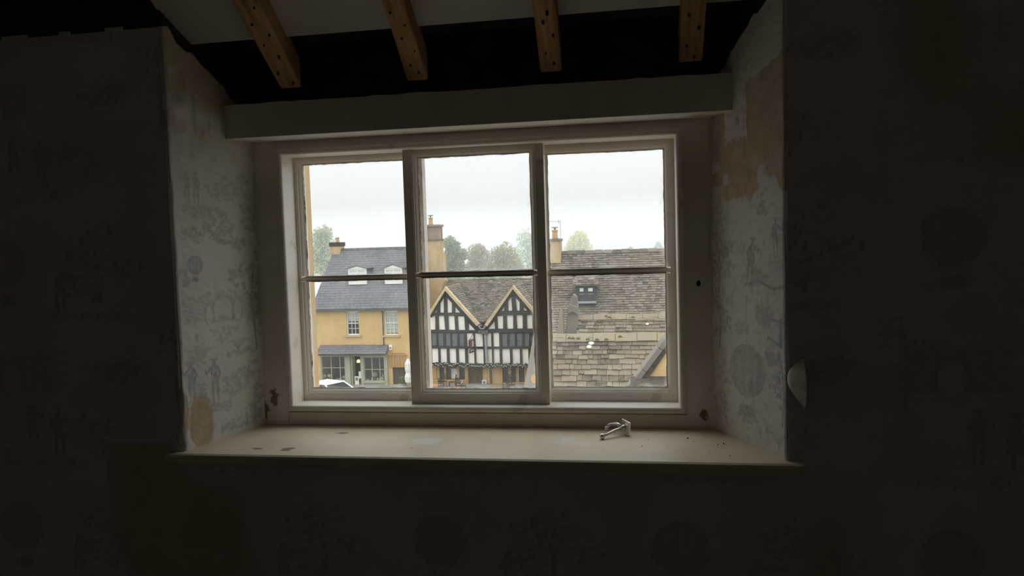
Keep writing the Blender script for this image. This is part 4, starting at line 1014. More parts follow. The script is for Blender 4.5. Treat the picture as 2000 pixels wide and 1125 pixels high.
# folded parasol and potted bush on the pavement
a = at(798.5, 754, YF - 1.2); zp = PAVE
pa = empty('folded_parasol', (a[0], YF - 1.2, zp), label='closed white parasol standing by the dark side door', cat='parasol')
MB().tube([(a[0], YF - 1.2, zp), (a[0], YF - 1.2, at(798, 699, YF - 1.2)[2])], 0.03, 8).build('pole', 'metal_grey', pa)
m_ = MB(); zt0 = at(798, 748, YF - 1.2)[2]; zt1 = at(798, 700, YF - 1.2)[2]; prof = [(0.10, 0), (0.17, 0.04), (0.20, 0.25), (0.13, 0.42), (0.17, 0.55), (0.16, 0.8), (0.07, 0.95), (0.02, 1.0)]
n = 16
for r_, t in prof:
    m_.v += [(a[0] + r_ * (1.0 + 0.22 * (q % 2)) * math.cos(q * 2 * math.pi / n), YF - 1.2 + r_ * (1.0 + 0.22 * (q % 2)) * math.sin(q * 2 * math.pi / n), zt0 + (zt1 - zt0) * t) for q in range(n)]
for i in range(len(prof) - 1):
    for q in range(n): m_.f.append((i * n + q, i * n + (q + 1) % n, (i + 1) * n + (q + 1) % n, (i + 1) * n + q))
m_.build('canopy', 'parasol_white', pa); MB().lathe((a[0], YF - 1.2, zp), [(0.25, 0), (0.25, 0.06), (0.05, 0.1)], 14).build('base', 'metal_grey', pa)


def leaf_cloud(mb, c, r, n, size, seed, squash=1.0, shell=0.5):
    r_ = np.random.RandomState(seed)
    d = r_.normal(size=(n, 3)); d /= np.linalg.norm(d, axis=1)[:, None]; q = r_.uniform(shell, 1, n) ** 0.6
    P = np.array(c) + d * q[:, None] * np.array(r)
    for i in range(n):
        a = r_.normal(size=3); a /= np.linalg.norm(a); b = np.cross(a, r_.normal(size=3)); b /= np.linalg.norm(b) + 1e-9; s_ = size * r_.uniform(0.6, 1.4)
        mb.poly([P[i] - a * s_, P[i] + b * s_ * 0.45, P[i] + a * s_, P[i] - b * s_ * 0.45], [(0, 1, 2, 3)])
    return mb


a = at(787, 754, YF - 0.6); pb = empty('potted_bush', (a[0], YF - 0.6, PAVE), label='small green bush in a grey tub by the closed parasol', cat='plant')
MB().lathe((a[0], YF - 0.6, PAVE), [(0.14, 0), (0.2, 0.28), (0.21, 0.3)], 12).build('tub', 'terracotta_pot', pb)
leaf_cloud(MB(), (a[0], YF - 0.6, PAVE + 0.5), (0.27, 0.27, 0.26), 420, 0.055, 4).build('foliage', 'leaf_green', pb, kind='stuff')

# ---------------------------------------------------------------- black and white timbered house
A = lambda u, v: (830 + u / 7.5, 550 + v / 7.5)
B = lambda u, v: (940 + u / 7.5, 550 + v / 7.5)
Z2 = lambda u, v: (800 + u / 2.886, 400 + v / 2.886)
th = empty('timbered_house', at(940, 770, YF), label='black and white timbered house with two gables', cat='house')
bk = MB(); ppoly(bk, [(836.5, 615), (869, 566), (941, 641), (1002, 563), (1052, 616), (1052, 713), (838, 711)], YF + 0.12, 0.3); bk.build('frame_backing', 'oak_black', th)


def quadrow(conv, lst): return [[conv(*p) for p in q] for q in lst]


rows = []
L1 = quadrow(A, [[(172, 370), (172, 370), (172, 455), (115, 455)], [(222, 290), (275, 225), (277, 455), (222, 455)], [(322, 225), (395, 300), (393, 455), (328, 455)], [(438, 365), (438, 365), (515, 455), (442, 450)]])
L2 = quadrow(A, [[(62, 515), (150, 500), (152, 705), (65, 705)], [(198, 500), (278, 497), (297, 703), (205, 703)], [(340, 497), (430, 503), (443, 708), (348, 703)], [(478, 508), (575, 512), (588, 715), (490, 713)], [(640, 610), (640, 610), (735, 712), (640, 712)]])
L3w = quadrow(A, [[(100, 750), (165, 748), (172, 938), (106, 938)], [(188, 750), (268, 750), (272, 945), (194, 945)], [(298, 750), (373, 750), (378, 950), (304, 950)], [(388, 752), (474, 752), (478, 950), (396, 950)], [(498, 752), (572, 752), (574, 950), (503, 950)]])
L3p = quadrow(A, [[(608, 758), (705, 758), (718, 955), (620, 955)], [(728, 755), (842, 770), (850, 958), (740, 958)]])
R1 = quadrow(B, [[(338, 370), (338, 370), (335, 430), (295, 430)], [(392, 280), (440, 225), (452, 430), (393, 425)], [(497, 220), (560, 285), (562, 430), (520, 425)], [(620, 368), (620, 368), (672, 422), (620, 425)]])
R2 = quadrow(B, [[(193, 580), (193, 580), (203, 695), (100, 697)], [(232, 510), (318, 497), (320, 690), (243, 688)], [(370, 492), (465, 490), (467, 690), (380, 690)], [(512, 490), (605, 487), (607, 687), (525, 687)], [(665, 490), (745, 485), (752, 690), (672, 690)]])
R3p = quadrow(B, [[(78, 755), (143, 755), (147, 955), (80, 958)], [(172, 752), (260, 748), (265, 955), (180, 955)]])
R3w = quadrow(B, [[(298, 760), (380, 757), (380, 955), (302, 955)], [(405, 757), (490, 755), (490, 955), (410, 955)], [(510, 757), (600, 752), (600, 955), (520, 955)], [(625, 750), (710, 748), (700, 950), (630, 950)]])
R4 = quadrow(Z2, [[(u0, 810), (u1, 810), (u1 + 3, 889 + u0 * 0.02), (u0 + 3, 889 + u0 * 0.02)] for u0, u1 in ((127, 160), (172, 208), (223, 261), (275, 311), (327, 363), (373, 415), (436, 463), (472, 506), (520, 564), (578, 620), (633, 668))])


def panel_row(items, glass_from=None):
    """plaster panels or leaded lights and the posts between them"""
    for k_, q in enumerate(items):
        kind, q = q
        if kind == 'p': ppoly(MB(), q, YF + 0.07, 0.06).build('plaster_panel', 'limewash', th)
        else:
            wn = empty('leaded_window', at(*q[3], YF + 0.07), th)
            pts = [at(x, y, YF + 0.07) for x, y in q]; cen = sum(pts) / 4
            MB().prism([cen + (p - cen) * 0.97 for p in pts], (0, 0.03, 0)).build('pane', 'leaded_glass', wn)
            m_ = MB(); inn = [cen + (p - cen) * 0.9 for p in pts]; o_ = np.array([0, -0.02, 0])
            for i in range(4): m_.hexa([pts[i] + o_, pts[(i + 1) % 4] + o_, inn[(i + 1) % 4] + o_, inn[i] + o_], [pts[i] - o_, pts[(i + 1) % 4] - o_, inn[(i + 1) % 4] - o_, inn[i] - o_])
            m_.build('window_frame', 'lead_grey', wn)
        if k_:
            p = items[k_ - 1][1]; g = [p[1], q[0], q[3], p[2]]
            if q[0][0] - p[1][0] > 1.5: ppoly(MB(), g, YF - 0.02, 0.15).build('timber_post', 'oak_black', th)


P_ = lambda l: [('p', q) for q in l]
G_ = lambda l: [('w', q) for q in l]
panel_row(P_(L1)); panel_row(P_(L2)); panel_row(G_(L3w) + P_(L3p) + P_(R3p) + G_(R3w)); panel_row(P_(R1)); panel_row(P_(R2)); panel_row(P_(R4))
for q in ([A(75, 457), A(520, 457), A(590, 497), A(50, 500)], [A(48, 706), A(760, 714), A(765, 748), A(48, 745)], [A(60, 948), A(850, 956), A(850, 982), A(70, 978)],
          [B(240, 432), B(690, 425), B(750, 487), B(215, 497)], [B(60, 695), B(790, 690), B(790, 745), B(60, 750)], [B(-50, 957), B(760, 953), B(760, 985), B(-50, 985)], [(838, 708.5), (1052, 713), (1052, 718), (838, 713)]):
    ppoly(MB(), q, YF - 0.04, 0.17).build('timber_rail', 'oak_black', th)
for q in ([(838, 618), (869, 567), (869, 577), (843, 620)], [(869, 567), (931, 636), (925, 637), (869, 577)], [(951, 637), (1001.5, 565), (1001.5, 575), (957, 638)], [(1001.5, 565), (1044, 614), (1039, 616), (1001.5, 575)]):
    ppoly(MB(), q, YF - 0.03, 0.16).build('gable_timber', 'oak_black', th)
for q in ([(833.5, 616), (869, 560), (869, 567.5), (838.5, 618)], [(869, 560), (935, 633), (931, 637), (869, 567.5)], [(946, 634), (1001.5, 557.5), (1001.5, 565), (951, 638)], [(1001.5, 557.5), (1049, 613), (1044, 615.5), (1001.5, 565)]):
    ppoly(MB(), q, YF - 0.3, 0.4).build('bargeboard', 'barge_cream', th)
# side and back walls, main roof and gable roofs
p0 = at(837, 640, YF); p1 = at(1052, 640, YF); zv = at(941, 637, YF)[2]; zm_r = at(950, 546, 48.5)[2]
sw_ = MB(); sw_.box((p0[0], YF + 0.42, PAVE), (p0[0] + 0.3, 53, zv)); sw_.box((p1[0] - 0.3, YF + 0.42, PAVE), (p1[0], 53, zv)); sw_.box((p0[0], 52.7, PAVE), (p1[0], 53, zv)); sw_.build('outer_wall', 'gold_stone', th)
tr_ = empty('roof', ((p0[0] + p1[0]) / 2, YF, zv), th)
vm = np.array([0, 48.5 - YF, zm_r - zv]); Lm = float(np.linalg.norm(vm)); vm /= Lm
o_m = np.array([p0[0], YF, zv]) + vm * 0.45
slab(MB(), o_m, UX, vm, p1[0] - p0[0] + 0.6, Lm - 0.45).build('roof_deck', 'brown_slate', tr_)
slate_courses('roof_slates', 'brown_slate', tr_, o_m + UX * 0.3, UX, vm, p1[0] - p0[0] + 0.3, Lm - 0.45, 0.15, 0.24, 12, 0.06, 0.45)
vmb = np.array([0, 48.5 - 53, zm_r - zv]); Lmb = float(np.linalg.norm(vmb)); vmb /= Lmb
slab(MB(), (p0[0], 53, zv), UX, vmb, p1[0] - p0[0] + 0.6, Lmb).build('roof_deck', 'brown_slate', tr_)
for gi, (pk, le, re) in enumerate((((869, 562), (836, 616), (939, 638)), ((1001.5, 559), (946, 638), (1050, 615)))):
    P0 = at(*pk, YF); Pl = at(*le, YF); Pr = at(*re, YF); dep = 4.2
    for s_, E in ((-1, Pl), (1, Pr)):
        o = np.array([E[0], YF - 0.2, E[2]]); vdir = np.array([P0[0] - E[0], 0, P0[2] - E[2]]); L_ = float(np.linalg.norm(vdir)); vdir /= L_
        slab(MB(), o, np.array([0, 1.0, 0]), vdir, dep, L_).build('gable_deck', 'brown_slate', tr_)
        slate_courses('gable_slates', 'brown_slate', tr_, o, np.array([0, 1.0, 0]), vdir, dep, L_, 0.15, 0.26, 30 + gi * 2 + s_, 0.06, 0.45)
    m_ = MB().prism([(P0[0] - 0.14, YF - 0.2, P0[2] - 0.08), (P0[0], YF - 0.2, P0[2] + 0.08), (P0[0] + 0.14, YF - 0.2, P0[2] - 0.08)], (0, dep, 0)); m_.build('gable_ridge', 'brown_slate', tr_)
# valley gutter, hopper and downpipe between the gables
a = at(934, 648.5, YF - 0.2); b = at(953, 645.5, YF - 0.2); MB().box((a[0], YF - 0.3, a[2] - 0.12), (b[0], YF - 0.05, b[2])).build('rainwater_hopper', 'lead_grey', th)
pts = [at(x, y, YF - 0.22) for x, y in ((934.5, 635), (936.5, 640), (940.5, 642.5), (945, 641.5), (948, 637))]; MB().tube(pts, 0.04, 6).build('valley_gutter', 'metal_grey', th)
MB().tube([at(947.5, 648, YF - 0.15), at(951, 709, YF - 0.15)], 0.085, 8).build('downpipe', 'metal_grey', th)
# ground floor, set back under the jetty
YG = YF + 0.35
gf = MB()
gx_ = lambda px, py=735: at(px, py, YG)[0]
gzv = lambda px, py: at(px, py, YG)[2]
zt_ = gzv(940, 712); wl = [(844.3, 853.4), (858.3, 867.4), (871.6, 880.6), (881.4, 892.7), (896.9, 907.1)]; wr = [(982.5, 992.7), (998.4, 1007.8), (1013.5, 1022.6)]
zl0, zl1 = gzv(875, 741), gzv(875, 715.5); zr0, zr1 = gzv(1002, 746), gzv(1002, 716.5)
gf.box((gx_(838), YG, PAVE), (gx_(914), YG + 0.3, zl0)); gf.box((gx_(838), YG, zl0), (gx_(843), YG + 0.3, zt_)); gf.box((gx_(908), YG, zl0), (gx_(914), YG + 0.3, zt_)); gf.box((gx_(843), YG, zl1), (gx_(908), YG + 0.3, zt_))
gf.box((gx_(943), YG, PAVE), (gx_(981.5), YG + 0.3, zt_)); gf.box((gx_(981.5), YG, PAVE), (gx_(1052), YG + 0.3, zr0)); gf.box((gx_(981.5), YG, zr1), (gx_(1052), YG + 0.3, zt_)); gf.box((gx_(1024), YG, zr0), (gx_(1052), YG + 0.3, zr1)); gf.box((gx_(914), YG, gzv(930, 717.5)), (gx_(943), YG + 0.3, zt_))
gf.build('ground_floor_wall', 'gold_stone', th)
for lst, z0, z1 in ((wl, zl0, zl1), (wr, zr0, zr1)):
    wn = empty('mullion_window', (gx_((lst[0][0] + lst[-1][1]) / 2), YG, z0), th)
    for i, (pa_, pb_) in enumerate(lst):
        MB().box((gx_(pa_), YG + 0.12, z0), (gx_(pb_), YG + 0.14, z1)).build('pane', 'leaded_dark', wn)
        if i:
            MB().box((gx_(lst[i - 1][1]), YG + 0.02, z0), (gx_(pa_), YG + 0.25, z1)).build('mullion', 'chimney_stone', wn)
    MB().box((gx_(lst[0][0]) - 0.15, YG - 0.05, z0 - 0.12), (gx_(lst[-1][1]) + 0.15, YG + 0.2, z0)).build('stone_sill', 'gold_stone', wn)
d_ = empty('plank_door', (gx_(928.5), YG + 0.1, PAVE), th)
x0, x1 = gx_(916.5), gx_(941.5); zd = gzv(930, 718)
for i in range(6): MB().box((x0 + (x1 - x0) * i / 6 + 0.006, YG + 0.12, PAVE), (x0 + (x1 - x0) * (i + 1) / 6 - 0.006, YG + 0.17, zd)).build('plank', 'door_brown', d_)
MB().ring(gx_(914), gx_(943), PAVE, zd + 0.05, [(0, YG + 0.15), (0, YG + 0.02), (0.08, YG + 0.02), (0.08, YG + 0.15)]).build('door_frame', 'door_brown', d_)
a = at(931, 740, YG + 0.08); MB().box((a[0] - 0.04, YG + 0.09, a[2] - 0.15), (a[0] + 0.04, YG + 0.12, a[2] + 0.15)).build('door_handle', 'chair_dark', d_)
MB().box((gx_(957), YG - 0.12, PAVE), (gx_(960.5), YG, gzv(958, 718))).build('oak_post', 'door_brown', th)

# paper notices
a = at(941.7, 751.5, YG - 0.15); b = at(949.8, 742, YG - 0.15); nb = empty('notice_stand', ((a[0] + b[0]) / 2, YG - 0.15, PAVE), label='white notice on a thin post beside the brown door', cat='sign')
MB().box((a[0], YG - 0.16, a[2]), (b[0], YG - 0.13, b[2])).build('notice', 'paper_white', nb); MB().box((a[0] + 0.06, YG - 0.163, a[2] + 0.07), (b[0] - 0.06, YG - 0.16, b[2] - 0.07)).build('print', 'print_grey', nb)
MB().tube([((a[0]), YG - 0.14, PAVE), (a[0], YG - 0.14, a[2] + 0.1)], 0.025, 6).build('post', 'gold_stone', nb)
a = at(881.5, 739.5, YG + 0.1); b = at(892.8, 719.5, YG + 0.1); thing(MB().box((a[0], YG + 0.09, a[2]), (b[0], YG + 0.115, b[2])), 'window_sheet', 'blind_white', 'pale sheet hung inside one stone mullioned light', 'sheet')
a = at(896.5, 752, YG - 0.05); b = at(904, 745.5, YG - 0.05)
m_ = MB().box((a[0], YG - 0.05, a[2]), (a[0] + 0.08, YG - 0.02, b[2])); m_.box((b[0] - 0.08, YG - 0.05, a[2]), (b[0], YG - 0.02, b[2])); m_.box((a[0], YG - 0.05, (a[2] + b[2]) / 2 - 0.03), (b[0], YG - 0.02, (a[2] + b[2]) / 2 + 0.03)); thing(m_, 'menu_holder', 'paper_white', 'small cream menu holder on the wall under the mullioned window', 'sign')

# garland along the jetty
gl_ = empty('garland', at(935, 716, YF - 0.1), label='dark evergreen garland with white lights along the jetty', cat='garland')
m_ = MB(); lt = MB(); r_ = np.random.RandomState(9)
for i in range(260):
    t = i / 259; px_ = 839 + (1029 - 839) * t; py_ = 710.5 + 2.5 * t + 1.2 * math.sin(t * 60) + (1.5 if 0.35 < t < 0.62 else 0)
    c_ = at(px_, py_ + r_.uniform(-1, 3.5), YF - 0.15 + r_.uniform(-0.12, 0.1)); leaf_cloud(m_, c_, (0.11, 0.1, 0.12), 12, 0.055, i, shell=0.1)
    if i % 4 == 0: q = at(px_, py_ + r_.uniform(0, 5), YF - 0.32); lt.lathe(q, [(0.02, 0), (0.032, 0.03), (0.01, 0.06)], 6)
m_.build('foliage', 'garland_green', gl_, kind='stuff'); lt.build('fairy_lights', 'fairy_white', gl_, kind='stuff')
MB().tube([at(839, 709.5, YF - 0.05), at(1029, 713, YF - 0.05)], 0.03, 6).build('support_wire', 'chair_dark', gl_)

# hanging inn sign, turned towards the street
sg = empty('hanging_sign', at(920, 690, YF - 0.5), label='hanging picture sign on an iron bracket between the gables', cat='sign')
s0 = at(915.0, 665.5, YF - 0.55); s1 = at(925.2, 662.5, YF - 0.15); hgt = at(915, 665, YF - 0.5)[2] - at(915, 681, YF - 0.5)[2]; h2 = at(915, 683, YF - 0.5)[2] - at(915, 690, YF - 0.5)[2]
dxy = s1 - s0; nrm_ = np.cross(dxy, [0, 0, 1.0]); nrm_ /= np.linalg.norm(nrm_)
def sgp(u, w_, off=0.0): return s0 + dxy * u - np.array([0, 0, 1.0]) * w_ + nrm_ * off
MB().prism([sgp(0, 0), sgp(1, 0), sgp(1, hgt), sgp(0, hgt)], nrm_ * 0.04).build('sign_board', 'sign_dark', sg)
MB().prism([sgp(0.12, 0.07, 0.04), sgp(0.55, 0.07, 0.04), sgp(0.55, hgt - 0.07, 0.04), sgp(0.12, hgt - 0.07, 0.04)], nrm_ * 0.006).build('picture_field', 'sign_red', sg)
MB().prism([sgp(0.5, 0.09, 0.045), sgp(0.75, 0.05, 0.045), sgp(0.9, 0.18, 0.045), sgp(0.86, hgt * 0.6, 0.045), sgp(0.9, hgt - 0.08, 0.045), sgp(0.48, hgt - 0.08, 0.045), sgp(0.55, hgt * 0.55, 0.045)], nrm_ * 0.008).build('picture_figure', 'sign_pale', sg)
z_ = hgt + 0.06
MB().prism([sgp(0.06, z_), sgp(1, z_), sgp(1, z_ + h2), sgp(0.06, z_ + h2)], nrm_ * 0.04).build('name_board', 'sign_dark', sg)
MB().prism([sgp(0.16, z_ + 0.06, 0.04), sgp(0.9, z_ + 0.05, 0.04), sgp(0.9, z_ + h2 * 0.5, 0.04), sgp(0.16, z_ + h2 * 0.55, 0.04)], nrm_ * 0.005).build('name_strip', 'sign_pale', sg)
MB().tube([at(924.5, 650, YF), at(919, 661, YF - 0.35), sgp(0.1, -0.02)], 0.018, 6).build('bracket', 'chair_dark', sg); MB().tube([at(925, 661, YF), sgp(0.02, -0.03)], 0.02, 6).build('bracket', 'chair_dark', sg)


# cafe tables and chairs on the pavement
def cafe_table(px, wpx, py, Y, label):
    a = at(px - wpx / 2, py, Y); b = at(px + wpx / 2, py, Y); x0, x1 = a[0], b[0]; zt2 = a[2]; t = empty('cafe_table', ((x0 + x1) / 2, Y, PAVE), label=label, cat='table', group='cafe tables on the pavement')
    for i in range(4): MB().box((x0, Y - 0.35 + i * 0.175, zt2 - 0.04), (x1, Y - 0.35 + i * 0.175 + 0.165, zt2)).build('top_slat', 'table_orange', t)
    for sx2 in (x0 + 0.08, x1 - 0.08):
        for sy2 in (Y - 0.28, Y + 0.28): MB().box((sx2 - 0.03, sy2 - 0.03, PAVE), (sx2 + 0.03, sy2 + 0.03, zt2 - 0.04)).build('leg', 'table_orange', t)
    MB().box((x0 + 0.05, Y - 0.3, zt2 - 0.14), (x1 - 0.05, Y - 0.27, zt2 - 0.04)).build('apron', 'table_orange', t)


YT = YF - 1.6
cafe_table(850, 17, 752, YT, 'orange wooden table nearest the shop below the mullioned window')
cafe_table(893, 15, 757, YT, 'orange wooden table between two dark chairs left of the door')
cafe_table(970, 20, 757.5, YT, 'orange wooden table to the right of the brown door')


def cafe_chair():
    c = empty('cafe_chair', (0, 0, 0)); S = 0.43
    MB().box((-S / 2, -S / 2, 0.44), (S / 2, S / 2, 0.47)).build('seat', 'chair_dark', c)
    for sx2 in (-1, 1):
        MB().tube([(sx2 * 0.19, -0.19, 0), (sx2 * 0.19, -0.19, 0.44)], 0.018, 6).build('leg', 'chair_dark', c); MB().tube([(sx2 * 0.19, 0.21, 0), (sx2 * 0.19, 0.2, 0.45), (sx2 * 0.15, 0.27, 0.92)], 0.018, 6).build('leg', 'chair_dark', c)
    for i in range(4): MB().box((-0.16, 0.225 + 0.012 * i, 0.58 + i * 0.095), (0.16, 0.24 + 0.012 * i, 0.64 + i * 0.095)).build('back_slat', 'chair_dark', c)
    return c


def copy_tree(o, parent=None):
    c = o.copy(); COL.objects.link(c); c.parent = parent
    for ch in list(o.children): copy_tree(ch, c)
    return c


proto = cafe_chair()
for i, (px_, rz, lb) in enumerate(((858, -0.9, 'dark cafe chair beside the table nearest the shop'), (872, 0.9, 'dark cafe chair facing the pale blue cushion'), (880, -1.2, 'dark cafe chair tilted towards the orange table left of the door'), (906, 1.1, 'dark cafe chair just left of the brown door'), (988, -0.6, 'dark cafe chair beside the orange table right of the door'), (1003, 0.3, 'dark cafe chair under the right mullioned window'))):
    o = proto if i == 0 else copy_tree(proto)
    a = at(px_, 757, YT + 0.1); o.location = (a[0], YT + (0.85, -0.75, 0.6, -0.6, 0.6, -0.4)[i], PAVE); o.rotation_euler = (0, 0, rz)
    tag(o, lb, 'chair', 'cafe chairs on the pavement')
a = at(870, 765, YT - 0.5)
def cushion(px, py, w_, h, mat, label):
    c_ = at(px, py, YT - 0.6); prof = [(w_ * 0.8, 0), (w_, h * 0.3), (w_ * 0.85, h * 0.75), (w_ * 0.3, h)]
    m_ = MB().lathe((c_[0], YT - 0.6, PAVE), [(0.12, 0), (0.12, c_[2] - PAVE - 0.02)], 8); m_.lathe((c_[0], YT - 0.6, c_[2] - 0.02), prof, 12, 1.0, 0.7); thing(m_, 'covered_stool', mat, label, 'stool')
cushion(869.5, 766, 0.19, 0.27, 'cloth_blue', 'pale blue cushioned stool among the cafe chairs'); cushion(881, 767, 0.12, 0.24, 'paper_white', 'white cushioned stool among the cafe chairs'); cushion(946.5, 768, 0.14, 0.16, 'cloth_blue', 'low pale stool in front of the brown door')

# ---------------------------------------------------------------- parked cars
def car(x, Y, heading, label, body='car_white', z=GROUND):
    c = empty('car', (0, 0, 0), label=label, cat='car')
    W = 0.86
    low = [(-2.05, 0.32), (-2.08, 0.75), (-1.95, 0.98), (-0.75, 1.02), (0.85, 0.98), (1.95, 0.80), (2.08, 0.55), (2.05, 0.30)]
    m_ = MB(); m_.v = []
    for y, ins in ((-W, 0.0), (-W + 0.08, 0.0), (W - 0.08, 0), (W, 0)):
        e = 0.06 if abs(y) == W else 0.0
        m_.v += [(px_ * (1 - e * 0.4), y, pz_ - (e * 0.8 if pz_ > 0.5 else -e * 0.5)) for px_, pz_ in low]
    n_ = len(low)
    for k_ in range(3):
        for i in range(n_): m_.f.append((k_ * n_ + i, k_ * n_ + (i + 1) % n_, (k_ + 1) * n_ + (i + 1) % n_, (k_ + 1) * n_ + i))
    m_.f += [tuple(range(n_))[::-1], tuple(3 * n_ + i for i in range(n_))]; m_.build('body', body, c, bevel=0.03)
    cab = [(-1.80, 0.97), (-1.35, 1.40), (0.05, 1.44), (0.95, 0.97)]; top = [(-1.42, 1.385), (-1.30, 1.45), (0.02, 1.47), (0.12, 1.42)]
    m_ = MB(); Wt = 0.62
    for y, s_ in ((-1, 1), (1, 1)): m_.v += [(px_, y * (W - 0.04 if pz_ < 1 else Wt), pz_) for px_, pz_ in cab]
    m_.f = [(0, 1, 2, 3), (7, 6, 5, 4), (0, 4, 5, 1), (1, 5, 6, 2), (2, 6, 7, 3), (3, 7, 4, 0)]; m_.build('windows', 'car_glass', c)
    m_ = MB().prism([(px_, -Wt - 0.02, pz_) for px_, pz_ in top], (0, 2 * Wt + 0.04, 0)); m_.build('car_roof', body, c, bevel=0.02)
    for y in (-1, 1):
        for (xa, za, xb, zb_) in ((-1.85, 0.96, -1.36, 1.42), (-0.45, 0.97, -0.42, 1.43), (0.98, 0.96, 0.06, 1.45)): MB().tube([(xa, y * (W - 0.03), za), (xb, y * (Wt + 0.005), zb_)], 0.04, 6).build('pillar', body, c)
        for xw in (-1.3, 1.32):
            t_ = MB().lathe((0, 0, 0), [(0.2, -0.1), (0.31, -0.09), (0.31, 0.09), (0.2, 0.1)], 18); t_.v = [(xw + a_, y * (W - 0.06) + c_, 0.31 + b_) for a_, b_, c_ in t_.v]; wh = t_.build('wheel', 'tyre', c)
            t_ = MB().lathe((0, 0, 0), [(0.19, -0.02), (0.19, 0.02)], 14); t_.v = [(xw + a_, y * (W + 0.045) + c_, 0.31 + b_) for a_, b_, c_ in t_.v]; t_.build('hub', 'hub_alloy', wh)
        MB().box((1.93, y * 0.6 - 0.16, 0.62), (2.07, y * 0.6 + 0.16, 0.74)).build('headlamp', 'metal_grey', c); MB().box((0.75, y * 0.93 - 0.08, 0.98), (0.9, y * 0.93 + 0.08, 1.1)).build('wing_mirror', body, c)
    c.location = (x, Y, z); c.rotation_euler = (0, 0, heading)
    return c


a = at(655, 752, 36.5)
car(a[0] - 0.1, 36.5, -0.5, 'white parked car in front of the shop')

# ---------------------------------------------------------------- stone slate roofs to the right
# far house with the long roof and a dormer
fh = empty('long_roof_house', at(1180, 700, 40), label='house with a long stone slate roof and small dark dormer', cat='house')
YR2 = 42.0; xl2 = at(1058, 492, YR2)[0]; xr2 = at(1800, 490, YR2)[0]; zr2 = at(1190, 489.5, YR2)[2]; T = math.tan(math.radians(50)); YE2 = 37.6; ze2 = zr2 - (YR2 - YE2) * T
v2 = np.array([0, YR2 - YE2, zr2 - ze2]); L2_ = float(np.linalg.norm(v2)); v2 /= L2_
r2 = slab(MB(), (xl2, YE2, ze2), UX, v2, xr2 - xl2, L2_).build('roof', 'brown_slate', fh)
slate_courses('roof_slates', 'brown_slate', r2, (xl2, YE2, ze2), UX, v2, xr2 - xl2, L2_, 0.165, 0.24, 41, 0.065, 0.5)
v2b = np.array([0, -(YR2 - YE2), zr2 - ze2]); v2b /= np.linalg.norm(v2b); slab(MB(), (xl2, 2 * YR2 - YE2, ze2), UX, v2b, xr2 - xl2, L2_).build('back_slope', 'brown_slate', r2)
m_ = MB(); x = xl2; q = 0
while x < xr2:
    m_.prism([(x, YR2 - 0.2, zr2 - 0.12), (x, YR2, zr2 + 0.07 + 0.015 * math.sin(q * 2.3)), (x, YR2 + 0.2, zr2 - 0.12)], (0.5, 0, 0)); x += 0.52; q += 1
m_.build('ridge_stones', 'brown_slate', r2, kind='stuff')
MB().prism([(xl2 + 0.1, YE2 + 0.3, GROUND), (xl2 + 0.1, 2 * YR2 - YE2 - 0.3, GROUND), (xl2 + 0.1, 2 * YR2 - YE2 - 0.3, ze2), (xl2 + 0.1, YR2, zr2 - 0.15), (xl2 + 0.1, YE2 + 0.3, ze2)], (xr2 - xl2 - 0.2, 0, 0)).build('walls', 'grey_stone', fh)
# chimney with aerial
a = at(1073.5, 515, 41.8); b = at(1095.5, 466, 41.8); c = chimney(fh, a[0], b[0], a[2] - 1.2, b[2], 41.4, 42.4, 'chimney_stone', [(0.5, 0.52, 0.17)], cap=0.14, capmat='grey_stone')
q = ((a[0] + b[0]) / 2, 41.9, b[2]); MB().lathe((q[0], q[1], q[2] + 0.5), [(0.06, 0), (0.06, 0.12), (0.22, 0.15), (0.22, 0.19), (0.04, 0.22)], 10).build('chimney_cowl', 'metal_grey', c)
pa_ = at(1094.8, 470, 41.3); pt_ = at(1094, 431, 41.3); MB().tube([pa_ - np.array([0, 0, 0.6]), pt_], 0.018, 6).build('aerial_pole', 'metal_grey', c)
m_ = MB().tube([at(1066, 432, 41.3), at(1093.5, 433, 41.3)], 0.014, 6)
for px_ in (1068, 1072, 1076, 1080, 1084, 1088): p = at(px_, 432.3, 41.3); m_.tube([p + np.array([0, -0.25, 0]), p + np.array([0, 0.25, 0])], 0.008, 5)
p = at(1091, 433, 41.3); m_.tube([p + np.array([0, 0, -0.1]), p + np.array([0, 0, 0.12])], 0.02, 5); m_.build('aerial', 'metal_grey', c)
# dormer
yd = 39.3; a = at(1125.5, 588.5, yd); b = at(1163, 557.5, yd); x0, x1, z0, z1 = a[0], b[0], a[2], b[2]; xm = (x0 + x1) / 2
d = empty('dormer', (xm, yd, z0), fh)
MB().box((x0, yd + 0.06, z0 - 0.2), (x1, yd + 2.2, z1)).build('cheeks', 'dormer_slateblue', d)
m_ = MB().ring(x0, x1, z0, z1, [(0, yd + 0.1), (0, yd), (0.13, yd), (0.13, yd + 0.06)]); m_.box((xm - 0.1, yd + 0.005, z0), (xm + 0.1, yd + 0.06, z1)); m_.box((x0 - 0.02, yd - 0.01, z0), (x0 + 0.17, yd + 0.06, z1)); m_.build('window_frame', 'dormer_slateblue', d)
for xa, xb in ((x0 + 0.17, xm - 0.1), (xm + 0.1, x1 - 0.13)):
    MB().box((xa, yd + 0.03, z0 + 0.12), (xb, yd + 0.05, z1 - 0.1)).build('pane', 'window_dark', d)
    MB().box((xa + 0.03, yd + 0.022, z1 - 0.1 - (z1 - z0) * 0.26), (xb - 0.03, yd + 0.03, z1 - 0.12)).build('blind', 'blind_white', d)
    MB().box((xa, yd + 0.015, (z0 + z1) / 2 - 0.05), (xb, yd + 0.035, (z0 + z1) / 2 - 0.02)).build('glazing_bar', 'metal_grey', d)
MB().box((x0 + 0.05, yd - 0.12, z0 - 0.12), (x1 + 0.02, yd + 0.1, z0)).build('lead_sill', 'metal_grey', d)
